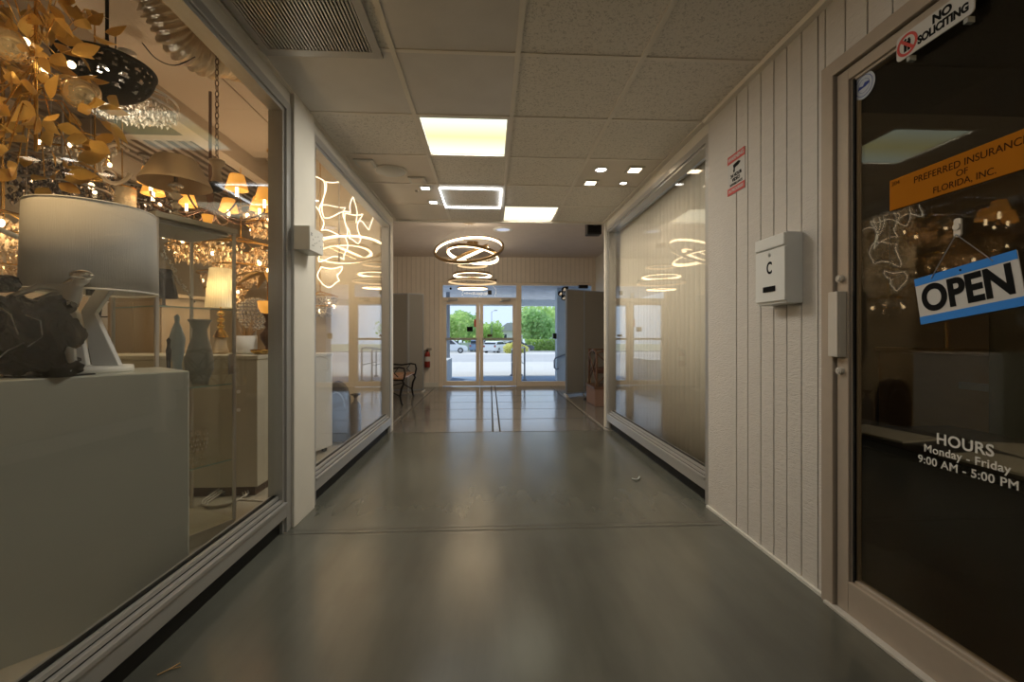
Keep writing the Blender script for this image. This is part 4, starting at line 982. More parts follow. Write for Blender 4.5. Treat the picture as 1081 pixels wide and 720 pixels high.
m = MB(); m.box(-6, 2.5, -.02, .02, .15, 1.25); m.build('panel', pm('fence_green', (.42, .50, .40), .8, 0, .1), t)

# ================================================================== SHOWROOM BEHIND THE LEFT GLASS
# ---- the pale display block by the glass with a lamp and a figurine on it
c0 = at(200, 391.5, 1.80); BRZ = math.radians(52) - TH; ZB = .923
t = thing('display_block', 'tall pale green-white display block close behind the near left window', 'counter', (c0.x, c0.y, 0), BRZ)
m = MB(); m.box(-1.15, 0, 0, .385, .0, ZB); m.build('block_body', M['counter'], t, .006)
def onblock(lx, ly): return Vector((c0.x + lx * math.cos(BRZ) - ly * math.sin(BRZ), c0.y + lx * math.sin(BRZ) + ly * math.cos(BRZ), ZB))
p = onblock(-.255, .215)
t = thing('table_lamp', 'large white drum table lamp standing on the pale display block', 'lamp', p, 0)
m = MB(); n = 64
m.lathe([(.199, .310), (.191, .635)], n); m.build('lamp_shade', M['shade_white'], t, solid=.003)
m = MB()
for r, z in ((.199, .312), (.191, .633)): m.tube([(r * math.cos(2 * PI * i / 48), r * math.sin(2 * PI * i / 48), z) for i in range(48)], .004, 6, True)
for a in range(3): m.tube([(0, 0, .60), (.191 * math.cos(a * 2.094), .191 * math.sin(a * 2.094), .630)], .003, 5)
m.build('shade_wire', M['white'], t)
m = MB(); m.lathe([(0, 0), (.120, 0), (.123, .008), (.120, .026), (0, .028)], 48); m.build('base_plate', M['white'], t)
m = MB()
for pts in ([(-.11, -.01), (.0, .0), (-.035, .20), (-.10, .30), (-.13, .26), (-.055, .17)], [(.02, .0), (.12, .0), (.03, .20), (.10, .31), (.05, .32), (-.02, .21)]):
    m.prism([(a, b + .028) for a, b in pts], .022, Matrix.Translation((0, -.01, 0)) @ Matrix.Rotation(PI / 2, 4, 'X'))
m.build('acrylic_fin', pm('frosted_acrylic', (.62, .62, .60), .12, 0, .05), t, .003)
m = MB(); m.tube([(-.045, .03, .03), (.01, .0, .18), (.045, -.02, .32)], .011, 8); m.cyl((0, 0, .30), (0, 0, .43), .022, n=16); m.cyl((0, 0, .40), (0, 0, .62), .005, n=8); m.build('stem', M['black_metal'], t)
m = MB(); m.sphere((0, 0, .47), .035, 16, (1, 1, 1.2)); m.build('bulb', M['white'], t)
# figurine: silver dancer arching back in a billowing black dress
p = onblock(-.409, .10)
t = thing('dancer_figurine', 'glossy black and silver figurine of a dancer leaning back, beside the white lamp', 'figurine', p, -TH)
def skin_body(name, pts, edges, radii, mat, parent, sub=2):
    me = bpy.data.meshes.new(name); me.from_pydata(pts, edges, []); o = bpy.data.objects.new(name, me); COL.objects.link(o)
    k = o.modifiers.new('skin', 'SKIN'); k.use_smooth_shade = True
    lay = me.skin_vertices[0] if me.skin_vertices else None
    if lay is None:
        bpy.context.view_layer.objects.active = o
    for i, r in enumerate(radii): me.skin_vertices[0].data[i].radius = (r, r)
    me.skin_vertices[0].data[0].use_root = True
    k2 = o.modifiers.new('sub', 'SUBSURF'); k2.levels = sub; k2.render_levels = sub
    dg = bpy.context.evaluated_depsgraph_get(); m2 = bpy.data.meshes.new_from_object(o.evaluated_get(dg)); m2.name = name
    bpy.data.objects.remove(o)
    m2.materials.clear(); m2.materials.append(mat); m2.polygons.foreach_set('use_smooth', [True] * len(m2.polygons))
    o = bpy.data.objects.new(name, m2); COL.objects.link(o); o.parent = parent; return o
# local x = right in the picture, z up; 1 px ~ 3.5 mm
k = .0033
def L_(px, py, y=0): return ((px - 40) * k, y, (394 - py) * k)
pts = [L_(70, 322), L_(74, 312), L_(77, 302), L_(80, 297), L_(83, 292), L_(89, 288), L_(66, 300, -.01), L_(46, 299, -.02), L_(28, 306, -.02), L_(12, 311, -.02), L_(68, 302, .03), L_(48, 303, .04), L_(26, 310, .05), L_(10, 315, .05)]
ed = [(0, 1), (1, 2), (2, 3), (3, 4), (4, 5), (2, 6), (6, 7), (7, 8), (8, 9), (2, 10), (10, 11), (11, 12), (12, 13)]
rd = [.021, .024, .026, .012, .024, .020, .014, .011, .009, .008, .014, .011, .009, .007]
try:
    skin_body('body', pts, ed, rd, M['silver_soft'], t)
except Exception as ex:
    m = MB()
    for a, b in ed: m.tube([pts[a], pts[b]], [rd[a], rd[b]], 10)
    m.build('body', M['silver_soft'], t)
m = MB(); m.sphere(L_(84, 287), .031, 16, (1.25, .9, .7)); m.tube([L_(77, 291), L_(68, 296, -.01)], [.014, .004], 8); m.build('hair', M['silver'], t)
def blob(mb, c, rx, ry, rz, amp, seed, fr=3.0, n=40):
    c = Vector(c); vs = []; m_ = n // 2
    for a in range(m_ + 1):
        ph = PI * a / m_
        for i in range(n):
            th_ = 2 * PI * i / n; v = Vector((math.sin(ph) * math.cos(th_), math.sin(ph) * math.sin(th_), -math.cos(ph)))
            w = 1 + amp * math.sin(5 * th_ + 3 * v.z + seed) * math.sin(ph) + amp * noise.noise(v * fr + Vector((seed, 0, 0)))
            vs.append(c + Vector((v.x * rx * w, v.y * ry * w, v.z * rz * w)))
    mb.add(vs, [(a * n + i, a * n + (i + 1) % n, (a + 1) * n + (i + 1) % n, (a + 1) * n + i) for a in range(m_) for i in range(n)], True)
m = MB()
blob(m, L_(34, 346), .125, .075, .095, .22, 1.0); blob(m, L_(60, 318), .055, .04, .034, .15, 2.2); blob(m, L_(66, 350), .050, .045, .060, .2, 3.1); blob(m, L_(14, 326), .075, .05, .055, .25, 4.7); blob(m, L_(30, 378), .115, .08, .050, .25, 5.5); blob(m, L_(60, 384), .060, .05, .032, .2, 6.1); blob(m, L_(2, 296), .05, .03, .03, .2, 7.4)
m.build('dress', M['gloss_black'], t)
m = MB()
for q in ([L_(5, 322, -.07), L_(20, 318, -.085), L_(40, 330, -.09), L_(46, 350, -.085)], [L_(10, 388, -.08), L_(26, 378, -.10), L_(40, 366, -.10), L_(50, 358, -.08)], [L_(48, 330, -.07), L_(60, 336, -.06), L_(62, 352, -.06), L_(52, 362, -.075)], [L_(2, 336, -.06), L_(16, 344, -.085), L_(24, 364, -.09)]):
    m.tube(q, .0022, 6)
m.build('highlight_piping', M['silver_soft'], t)  # silver lines stand in for glossy highlights on the black dress
m = MB(); blob(m, L_(26, 392), .055, .05, .030, .1, 9); m.build('silver_foot', M['silver_soft'], t)
m = MB(); m.tube([L_(62, 356), L_(72, 365), L_(74, 378), L_(70, 388)], [.018, .016, .013, .009], 10); m.build('silver_leg', M['silver_soft'], t)
m = MB(); m.box(-.16, .12, -.06, .08, .0, .006); m.build('base', M['gloss_black'], t, .003)
# ---- glass vitrine
CC = Vector((-1.637, 2.391, 0)); CR = -math.radians(26.6); hw = .185
t = thing('glass_vitrine', 'slim square glass display cabinet with pale top, behind the white lamp', 'cabinet', CC, CR)
m = MB(); m.box(-hw - .012, hw + .012, -hw - .012, hw + .012, 1.622, 1.648); m.build('top_slab', M['counter_tan'], t, .003)
m = MB(); m.box(-hw + .02, hw - .02, -hw + .02, hw - .02, 1.600, 1.622); m.build('light_box', M['shade_white'], t, .003)
m = MB(); m.box(-hw, hw, -hw, hw, .0, .06); m.box(-hw - .006, hw + .006, -hw - .006, hw + .006, .06, .075); m.build('base', M['counter_tan'], t, .003)
for sx in (-1, 1):
    for sy in (-1, 1):
        MB().box(sx * hw - .007, sx * hw + .007, sy * hw - .007, sy * hw + .007, .075, 1.622).build('corner_post', M['alu_pale'], t, .002)
for z in (.40, .81, 1.21):
    m = MB(); m.box(-hw + .008, hw - .008, -hw + .008, hw - .008, z - .006, z); m.build('glass_shelf', M['glass_cab'], t)
    m = MB()
    for a in ((-hw + .008, hw - .008, -hw + .0065, -hw + .008), (hw - .008, hw - .0065, -hw + .008, hw - .008)): m.box(*a, z - .006, z)
    m.build('shelf_edge', M['glass_edge'], t)
m = MB(); m.box(hw - .002, hw + .002, -hw + .008, hw - .008, .08, 1.60); m.build('door_pane', M['glass_cab'], t)
m = MB(); m.box(-hw + .008, hw - .008, -hw - .002, -hw + .002, .08, 1.60); m.build('side_pane', M['glass_cab'], t)
m = MB(); m.box(hw + .002, hw + .012, hw - .035, hw - .01, .86, .97); m.build('door_lock', M['silver'], t, .002)
def cab(lx, ly, z): return Vector((CC.x + lx * math.cos(CR) - ly * math.sin(CR), CC.y + lx * math.sin(CR) + ly * math.cos(CR), z))
# things inside the vitrine
p = at(211, 405, 2.37)
t = thing('stoneware_vase', 'grey stoneware vase with swirled belly on the middle shelf of the vitrine', 'vase', (p.x, p.y, .81), 0)
m = MB(); m.lathe([(0, 0), (.036, 0), (.042, .02), (.064, .08), (.067, .13), (.052, .20), (.036, .25), (.032, .29), (.050, .335), (.056, .345), (.050, .345), (.034, .30), (.0, .29)], 40, wob=lambda a, z: 1 + .06 * math.sin(3 * a + 22 * z) * math.sin(min(1, z / .3) * PI)); m.build('vase_body', M['ceramic_grey'], t)
m = MB(); m.tube([(.045 * math.cos(i * .5236), .045 * math.sin(i * .5236), .338) for i in range(12)], .008, 6, True); m.build('rolled_rim', M['ceramic_grey'], t)
p = at(187, 380, 2.36)
t = thing('glazed_statuette', 'pale blue glazed abstract statuette beside the grey vase in the vitrine', 'figurine', (p.x, p.y, .81), 0)
m = MB(); m.lathe([(0, 0), (.034, 0), (.030, .02), (.016, .10), (.030, .18), (.036, .24), (.024, .30), (.012, .33), (.018, .36), (.0, .375)], 20, wob=lambda a, z: 1 + .2 * math.sin(2 * a + 9 * z)); m.build('figure', M['ceramic_blue'], t)
p = at(178, 372, 2.30); 
t = thing('slim_statuette', 'thin dark standing statuette in front of the pale blue one', 'figurine', (p.x, p.y, .81), 0)
m = MB(); m.lathe([(0, 0), (.016, 0), (.014, .012), (.007, .05), (.010, .13), (.013, .18), (.006, .21), (.010, .235), (.0, .25)], 14); m.build('figure', M['black_metal'], t)
p = at(173, 300, 2.25)
t = thing('black_accent_lamp', 'small black cone shaded lamp on the upper vitrine shelf', 'lamp', (p.x, p.y, 1.21), 0)
m = MB(); m.lathe([(.060, .05), (.034, .195)], 28); m.build('lamp_shade', M['gloss_black'], t, solid=.002); m = MB(); m.lathe([(0, 0), (.038, 0), (.038, .008), (.008, .014), (.006, .12), (0, .12)], 16); m.build('stand', M['black_metal'], t)
t = thing('crystal_garland', 'string of sparkling clear crystals hanging inside the top of the vitrine', 'garland', cab(.0, .0, 1.60), 0)
m = MB(); pa = [at(171, 268, 2.22), at(180, 280, 2.26), at(188, 296, 2.30), at(197, 308, 2.34), at(206, 319, 2.37)]; rr = random.Random(3); o_ = cab(0, 0, 1.60)
for i in range(4):
    for j in range(10):
        q = pa[i].lerp(pa[i + 1], j / 10) - o_; m.octa(q + Vector((rr.uniform(-.010, .010), rr.uniform(-.010, .010), rr.uniform(-.006, .006))), .0065, .009, rr.random())
for i in range(8): m.octa(pa[0].lerp(pa[1], -.15 * i) - o_ + Vector((rr.uniform(-.02, .02), rr.uniform(-.02, .02), 0)), .007, .010, rr.random())
m.build('crystals', M['crystal'], t)
m = MB(); m.tube([(0, 0, 0), pa[0] - o_, pa[2] - o_, pa[4] - o_], .001, 5); m.build('wire', M['alu'], t)
gproto = None
for i, (px, dp, z) in enumerate(((202, 2.22, .40), (211, 2.26, .40), (203, 2.34, .40), (213, 2.38, .40))):
    p = at(px, 470, dp)
    lab = ('clear cut-glass goblet nearest on the lower vitrine shelf', 'clear cut-glass goblet at the right front of the lower vitrine shelf', 'clear cut-glass goblet at the left back of the lower vitrine shelf', 'clear cut-glass goblet at the right back of the lower vitrine shelf')[i]
    if gproto is None:
        t = thing('cut_glass_goblet', lab, 'goblet', (p.x, p.y, z), 0, 'cut-glass goblets in the vitrine')
        m = MB(); m.lathe([(0, 0), (.024, 0), (.022, .004), (.005, .012), (.004, .05), (.010, .058), (.024, .075), (.027, .11), (.026, .165), (.024, .165), (.022, .08), (0, .07)], 12, smooth=False); m.build('glass_bowl', M['acrylic'], t)
        m = MB()
        for a in range(10):
            for q in range(3): m.octa((.027 * math.cos(a * .628 + q * .3), .027 * math.sin(a * .628 + q * .3), .090 + q * .024), .004, .008)
        m.build('cut_facets', M['crystal'], t); gproto = t
    else: dup(gproto, (p.x, p.y, z), None, lab)
# crystal lamp with tan coolie shade on top of the vitrine
p = cab(.0, .0, 1.648)
t = thing('crystal_table_lamp', 'crystal lamp with wide tan shade standing on top of the glass vitrine', 'lamp', p, 0)
m = MB(); m.lathe([(.160, .205), (.156, .215), (.095, .335), (.085, .345)], 48); m.build('lamp_shade', M['shade_tan'], t, solid=.002)
m = MB(); m.lathe([(0, 0), (.045, 0), (.045, .010), (.012, .016), (.010, .30), (0, .30)], 20); m.lathe([(.0, .200), (.035, .200), (.028, .215), (0, .22)], 16); m.build('stem', M['silver'], t)
m = MB()
for z, r, h in ((.045, .030, .030), (.095, .026, .028), (.145, .032, .030), (.182, .020, .020)):
    for a in range(3): m.octa((0, 0, z), r, h, a * .4, 7)
m.build('crystal_base', M['crystal'], t)
t2 = thing('amber_votive', 'tiny amber glass votive beside the crystal lamp on the vitrine', 'candle holder', cab(.13, .08, 1.648), 0)
m = MB(); m.lathe([(0, 0), (.016, 0), (.022, .03), (.028, .055), (.026, .055), (.0, .01)], 16); m.build('cup', M['shade_orange'], t2); m = MB(); m.lathe([(0, 0), (.02, 0), (.02, .004), (0, .005)], 12); m.build('foot', M['gold'], t2)
o = MB(); q = at(178, 712, 1.40); o.tube([(q.x - .02, q.y - .02, .004), (q.x, q.y, .006), (q.x + .015, q.y + .03, .004)], .002, 5); o.tube([(q.x, q.y, .006), (q.x + .03, q.y + .012, .005)], .0015, 5)
tag(o.build('straw_sprig', M['reed']), 'tiny dry straw sprig on the floor at the foot of the near left window', 'sprig')
# ---- pale counters and what stands on them
def counter(name, x0, x1, y0, y1, z, lab, mat, cast=False):
    t = thing(name, lab, 'counter', ((x0 + x1) / 2, (y0 + y1) / 2, 0)); hx, hy = (x1 - x0) / 2, (y1 - y0) / 2; zb = .05 if cast else .07
    m = MB(); m.box(-hx, hx, -hy, hy, zb, z - .03); m.build('body', mat, t, .004)
    m = MB(); m.box(-hx - .006, hx + .006, -hy - .006, hy + .006, z - .03, z); m.build('top', mat, t, .006)
    if cast:
        for sx in (-1, 1):
            for sy in (-1, 1):
                m = MB(); m.cyl((sx * (hx - .05) - .01, sy * (hy - .05), .025), (sx * (hx - .05) + .012, sy * (hy - .05), .025), .025, n=14); m.box(sx * (hx - .05) - .018, sx * (hx - .05) + .018, sy * (hy - .05) - .018, sy * (hy - .05) + .018, .045, .055); m.build('caster', M['black_plastic'], t)
    else:
        m = MB(); m.box(-hx + .03, hx - .03, -hy + .03, hy - .03, 0, .07); m.build('toe_kick', M['wood_dark'], t)
        m = MB()
        for zz in (.70, .58): m.cyl((hx - .12, -hy - .004, zz), (hx - .12, -hy + .004, zz), .012, n=14)
        m.build('cable_grommet', M['white'], t)
    return t
counter('display_counter', -2.85, -1.535, 3.0, 3.48, .94, 'long cream display counter behind the vitrine, carrying small lamps', M['counter_tan'])
wc = counter('wheeled_counter', -2.05, -1.55, 3.635, 4.285, .915, 'white counter on casters behind the far left window', M['white'], True); wc.rotation_euler = (0, 0, -.291)
p = at(233, 375, 3.2)
t = thing('pleated_table_lamp', 'table lamp with pleated cream shade and stacked gold ball stem on the cream counter', 'lamp', (p.x, p.y, .94))
m = MB(); n = 72; vs = []
for (r, z) in ((.096, .335), (.070, .615)):
    for i in range(n): a = 2 * PI * i / n; q = r * (1 + .022 * (i % 2)); vs.append((q * math.cos(a), q * math.sin(a), z))
m.add(vs, [(i, (i + 1) % n, n + (i + 1) % n, n + i) for i in range(n)]); m.build('lamp_shade', M['shade_lit'], t)
m = MB(); m.lathe([(0, 0), (.052, 0), (.050, .02), (.040, .05), (.035, .12), (0, .13)], 24); m.build('base', M['lamp_tan'], t)
m = MB(); m.lathe([(.05, .12), (.030, .165), (.012, .18)], 20)
for z in (.20, .245, .29): m.sphere((0, 0, z), .026, 16, (1, 1, .8))
m.cyl((0, 0, .13), (0, 0, .50), .006, n=8); m.build('gold_stem', M['gold'], t)
for dx in (-.035, .035):
    m = MB(); m.sphere((dx, 0, .455), .016, 12, (1, 1, 1.4)); m.build('bulb', M['bulb'], t)
lamp_in(t, (0, 0, .47), 2.0, (1, .72, .4), .02)
p = at(260, 373, 3.12)
t = thing('grass_planter', 'white ribbed planter with dry grasses on the cream counter', 'planter', (p.x, p.y, .94))
m = MB(); m.lathe([(0, 0), (.058, 0), (.066, .02), (.068, .13), (.062, .13), (.06, .02), (0, .02)], 36, wob=lambda a, z: 1 + .025 * math.cos(18 * a)); m.build('pot', M['white'], t)
m = MB(); rr = random.Random(4)
for i in range(46):
    a = rr.uniform(0, 2 * PI); s_ = rr.uniform(.02, .10); h_ = rr.uniform(.16, .26); m.tube([(0, 0, .05), (.3 * s_ * math.cos(a), .3 * s_ * math.sin(a), .13), (s_ * math.cos(a), s_ * math.sin(a), h_)], [.0025, .002, .001], 4)
m.build('grasses', M['reed'], t)
p = at(269, 330, 3.36)
t = thing('lattice_globe_lamp', 'silver fish-scale globe lamp behind the grass planter', 'lamp', (p.x, p.y, .94))
m = MB(); m.lathe([(0, 0), (.06, 0), (.06, .012), (.014, .03), (.012, .18), (0, .18)], 20); m.build('stand', M['silver_soft'], t)
m = MB(); R = .112
for j in range(1, 12):
    ph = PI * j / 12; nn = max(5, int(26 * math.sin(ph)))
    for i in range(nn):
        a = 2 * PI * (i + .5 * (j % 2)) / nn; m.sphere((R * math.sin(ph) * math.cos(a), R * math.sin(ph) * math.sin(a), .30 - R * math.cos(ph)), .013, 6, (1, 1, 1))
m.build('scale_globe', M['silver'], t)
lamp_in(t, (0, -.25, .32), .6, (.85, .9, 1), .04)
p = at(283, 368, 3.15)
t = thing('urn_candle_holder', 'dark turned urn holding an amber glass bowl at the end of the cream counter', 'candle holder', (p.x, p.y, .94))
m = MB(); m.lathe([(0, 0), (.045, 0), (.045, .012), (.018, .035), (.016, .05), (.050, .11), (.052, .14), (.030, .165), (.016, .19), (.030, .21), (.016, .23), (.022, .26), (.035, .285), (0, .29)], 28); m.build('urn', M['wood_dark'], t)
m = MB(); m.lathe([(0, .285), (.045, .295), (.062, .33), (.068, .375), (.064, .375), (.058, .33), (0, .30)], 28); m.build('amber_bowl', M['shade_orange'], t)
p = at(275, 373, 3.03)
t = thing('gold_leaf_dish', 'small crumpled gold leaf dish on the front edge of the cream counter', 'dish', (p.x, p.y, .94))
m = MB(); m.lathe([(0, .002), (.03, .004), (.05, .018), (.058, .035), (.054, .036), (.03, .010), (0, .008)], 22, wob=lambda a, z: 1 + .2 * math.sin(5 * a)); m.build('dish', M['gold'], t)
m = MB()
for a in range(6): m.leaf((.02 * math.cos(a), .02 * math.sin(a), .01), (math.cos(a), math.sin(a), .7), (0, 0, 1), .05, .03)
m.build('gold_leaves', M['gold_leaf'], t)
# floor things
p = at(356, 440, 4.40)
t = thing('arched_case', 'dark grey arched-top case standing on the floor past the white counter', 'case', (p.x, p.y, 0), .2)
m = MB(); prof = [(-.12, .03), (.12, .03), (.12, .42)] + [(.12 * math.cos(a * PI / 10), .42 + .20 * math.sin(a * PI / 10)) for a in range(11)] + [(-.12, .42)]
m.prism(prof, .18, Matrix.Translation((0, .09, 0)) @ Matrix.Rotation(PI / 2, 4, 'X')); m.build('shell', pm('charcoal_case', (.05, .05, .055), .5, 0, .2), t, .02)
m = MB(); m.tube([(.08 * math.cos(a * PI / 8), -.095, .38 + .14 * math.sin(a * PI / 8)) for a in range(9)], .008, 6); m.build('piping', M['steel'], t)
for sx in (-.08, .08):
    m = MB(); m.cyl((sx, -.05, .03), (sx, .05, .03), .03, n=12); m.build('wheel', M['black'], t)
p = at(377.5, 440, 4.58)
t = thing('bottle_canister', 'dark bottle-shaped floor canister with flared top, right of the arched case', 'canister', (p.x - .02, p.y, 0))
m = MB(); m.lathe([(0, 0), (.050, 0), (.055, .015), (.055, .33), (.045, .37), (.018, .40), (.016, .44), (0, .44)], 24); m.build('body', pm('slate_canister', (.10, .10, .11), .4, 0, .15), t)
m = MB(); m.lathe([(.012, .43), (.030, .455), (.048, .46), (.048, .475), (0, .478)], 20); m.build('flared_top', M['black_metal'], t)
o = MB(); rr = random.Random(8)
cx_ = at(228, 545, 2.75)
for q in range(3): o.tube([(cx_.x + (.09 + .015 * q) * math.cos(a * .5), cx_.y + .10 + (.13 + .01 * q) * math.sin(a * .5), .012 + .008 * q + .02 * (math.sin(a * .5) > .5)) for a in range(13)], .006, 6)
o.tube([(cx_.x + .09, cx_.y + .1, .012), (cx_.x + .3, cx_.y + .05, .012), (cx_.x + .52, cx_.y + .28, .012)], .006, 6)
tag(o.build('cable_coil', M['cable']), 'loose coil of pale cable on the floor beneath the cream counter', 'cable')
p = at(262, 470, 2.8)
o = MB(); o.tube([at(289, 440, 2.83), at(284, 470, 2.82), at(286, 505, 2.80), at(281, 548, 2.78)], .005, 6); tag(o.build('hanging_cable', M['cable']), 'pale cable trailing down the end of the cream counter', 'cable')
# wooden cabinet and slatwall behind the lamp
p = at(146, 380, 3.5)
t = thing('wood_cabinet', 'tall tan wooden cabinet in the showroom behind the white lamp', 'cabinet', (p.x, p.y + .25, 0), -.25)
m = MB(); m.box(-.26, .26, -.22, .22, .06, 1.38); m.build('body', M['wood_tan'], t, .004); m = MB(); m.box(-.275, .275, -.235, .235, 1.38, 1.41); m.build('top', M['wood_tan'], t, .004)
m = MB(); m.box(-.25, .25, -.2, .2, 0, .06); m.build('plinth', M['wood_dark'], t)
for sx in (-1, 1):
    m = MB(); m.box(min(sx * .005, sx * .25), max(sx * .005, sx * .25), -.238, -.222, .10, 1.34); dd = m.build('door', M['wood_tan'], t, .003); m = MB(); m.cyl((sx * .03, -.238, .8), (sx * .03, -.258, .8), .012, n=12); m.build('knob', M['black_metal'], dd)
p = at(114, 345, 4.0)
t = thing('slatwall_panel', 'white slatwall panel seen under the shade of the big lamp', 'panel', (p.x, p.y, 0))
m = MB()
for k_ in range(11): m.box(-.16, .16, -.012, .012, .05 + k_ * .15, .05 + k_ * .15 + .138)
m.build('slats', M['white'], t, .002); m = MB(); m.box(-.15, .15, .012, .03, 0, 1.72); m.build('backing', M['ink'], t)
p = at(120, 365, 3.97)
t = thing('desk_fan', 'dark round ornament hung on the slatwall', 'ornament', (p.x, p.y - .05, p.z - .12))
m = MB(); m.tube([(.05 * math.cos(a * PI / 12), 0, .10 + .08 * math.sin(a * PI / 12)) for a in range(24)], .012, 6, True); m.build('hoop', M['black_metal'], t); m = MB(); m.tube([(0, 0, .0), (0, .02, .2)], .006, 6); m.build('peg', M['black_metal'], t)
t.name = 'hoop_ornament'

# ---- hanging things near the glass
# gold leaf chandelier, top left
p = at(38, 92, 1.72)
t = thing('gold_leaf_chandelier', 'big gold leaf chandelier at the top left, nearest the glass', 'chandelier', p, 0)
rr = random.Random(21)
m = MB(); st = MB()
for i in range(170):
    a = rr.uniform(0, 2 * PI); el = rr.uniform(-.9, .9); r = rr.uniform(.05, .25); z = rr.uniform(-.38, .46)
    b = Vector((r * .9 * math.cos(a), r * .9 * math.sin(a), z))
    if .10 < b.x + .0 and .0 < b.z < .30 and i % 4: b.x -= .22
    d = Vector((math.cos(a), math.sin(a), el)).normalized()
    d = (d + Vector((rr.uniform(-.6, .6), rr.uniform(-.6, .6), rr.uniform(-.9, .5)))).normalized()
    up = Vector((rr.uniform(-1, 1), rr.uniform(-1, 1), rr.uniform(-.2, 1)))
    m.leaf(b, d, up, rr.uniform(.065, .11), rr.uniform(.04, .062), rr.uniform(-.3, .6))
    if i % 3 == 0: st.tube([(0, 0, z * .6 + .08), b * .5 + Vector((0, 0, .05)), b], .0022, 5)
m.build('gold_leaves', M['gold_leaf'], t); st.cyl((0, 0, -.25), (0, 0, .90), .006, n=10); st.build('branches', M['gold'], t)
m = MB()
for i in range(5): a = i * 1.2566; m.sphere((.16 * math.cos(a), .16 * math.sin(a), -.02 + .09 * (i % 3)), .055, 18, (1, 1, 1.05))
m.build('mercury_globes', pm('mercury_glass', (.8, .62, .40), .15, .9, .3, 20), t)
for i in range(4):
    a = i * 1.57 + .5; MB().sphere((.10 * math.cos(a), .10 * math.sin(a), .12), .014, 10).build('bulb', M['bulb'], t)
lamp_in(t, (.25, -.35, -.1), 3.0 * P_SHOW, (1, .68, .32), .05)
# black pierced dome
p = at(113, 87, 2.25)
t = thing('pierced_dome_pendant', 'black pierced dome pendant hanging right of the gold leaves', 'pendant light', p, 0)
m = MB(); R = .195; nn, mm = 120, 48; vs = []
for a in range(mm + 1):
    ph = PI * .5 * a / mm
    for i in range(nn): th_ = 2 * PI * i / nn; vs.append((R * math.sin(ph) * math.cos(th_), R * math.sin(ph) * math.sin(th_), -.85 * R * math.cos(ph) + .08))
fs = []; rr = random.Random(6); holes = []
for ph, cnt, sz in ((.72, 9, .11), (.90, 13, .06), (1.06, 13, .13), (1.25, 24, .06), (1.40, 26, .075), (1.50, 40, .03)):
    for q in range(cnt): holes.append((ph + rr.uniform(-.04, .04), 2 * PI * (q + rr.uniform(-.2, .2)) / cnt, sz * rr.uniform(.75, 1.15)))
for a in range(mm):
    for i in range(nn):
        ph = PI * .5 * (a + .5) / mm; th_ = 2 * PI * (i + .5) / nn
        if ph > .55 and any(-.5 < (ph - h[0]) / h[2] < .6 and abs((th_ - h[1] + PI) % (2 * PI) - PI) * math.sin(ph) / h[2] < .65 - .6 * (ph - h[0]) / h[2] for h in holes): continue
        fs.append((a * nn + i, a * nn + (i + 1) % nn, (a + 1) * nn + (i + 1) % nn, (a + 1) * nn + i))
m.add(vs, fs, True); m.tube([(R * math.cos(i * PI / 30), R * math.sin(i * PI / 30), .08) for i in range(60)], .008, 6, True); m.build('pierced_shell', M['black_matte'], t, solid=.004)
m = MB(); rr = random.Random(2)
for i in range(150): a = rr.uniform(0, 2 * PI); r = rr.uniform(.05, .16); m.octa((r * math.cos(a), r * math.sin(a), rr.uniform(.0, .09)), .012, .016, a)
m.build('inner_crystals', M['crystal'], t)
m = MB(); m.cyl((0, 0, .08), (0, 0, .60), .008, n=8); m.lathe([(0, .60), (.06, .60), (.06, .62), (0, .62)], 16); m.build('rod', M['black_metal'], t)
MB().sphere((0, 0, .04), .03, 12).build('bulb', M['bulb_white'], t); lamp_in(t, (0, 0, .03), 2.0, (1, .85, .65), .03)
# crystal flush light behind it
def crystal_light(name, lab, p, R, H, mat, n, cone=.7, bulbs=3, size=.012, grp=None, frame=M['gold'], rod=None, cat='chandelier', bm=M['bulb'], seed=1, core=True):
    t = thing(name, lab, cat, p, 0, grp); rr = random.Random(seed)
    m = MB()
    for i in range(n):
        z = rr.random(); r = R * (1 - (1 - cone) * z) * (rr.random() ** .35); a = rr.uniform(0, 2 * PI)
        m.octa((r * math.cos(a), r * math.sin(a), -H * z), size * rr.uniform(.7, 1.2), size * rr.uniform(1.0, 2.2), a, 5)
    m.build('crystals', mat, t)
    m = MB()
    for (r, z) in ((R, .012), (R * (1 + cone) / 2, -H * .5)): m.tube([(r * math.cos(i * PI / 16), r * math.sin(i * PI / 16), z) for i in range(32)], max(.006, R * .03), 6, True)
    for a in range(4): m.tube([(R * math.cos(a * PI / 2), R * math.sin(a * PI / 2), .012), (0, 0, R * .35), (-R * math.cos(a * PI / 2), -R * math.sin(a * PI / 2), .012)], .005, 5)
    m.build('frame', frame, t)
    if rod:
        m = MB(); m.cyl((0, 0, R * .3), (0, 0, rod), .006, n=8); m.lathe([(0, rod), (.05, rod), (.05, rod - .02), (0, rod - .02)], 14); m.build('hanging_rod', frame, t)
    for b in range(bulbs):
        a = 2 * PI * b / max(1, bulbs) + seed; MB().sphere((R * .8 * math.cos(a), R * .8 * math.sin(a), -H * (.25 + .4 * ((b * 7) % 3) / 2)), .017, 10, (1, 1, 1.3)).build('bulb', bm, t)
    return t
p = at(134, 104, 2.85)
crystal_light('crystal_flush_light', 'wide crystal-fringed flush light just behind the black pierced dome', p, .265, .09, M['crystal'], 700, .96, 0, .010, None, M['silver_soft'], .30, 'ceiling light', seed=4)
lamp_in(bpy.data.objects['crystal_flush_light'], (0, -.1, -.22), 2.5 * P_SHOW, (1, .86, .66), .05)
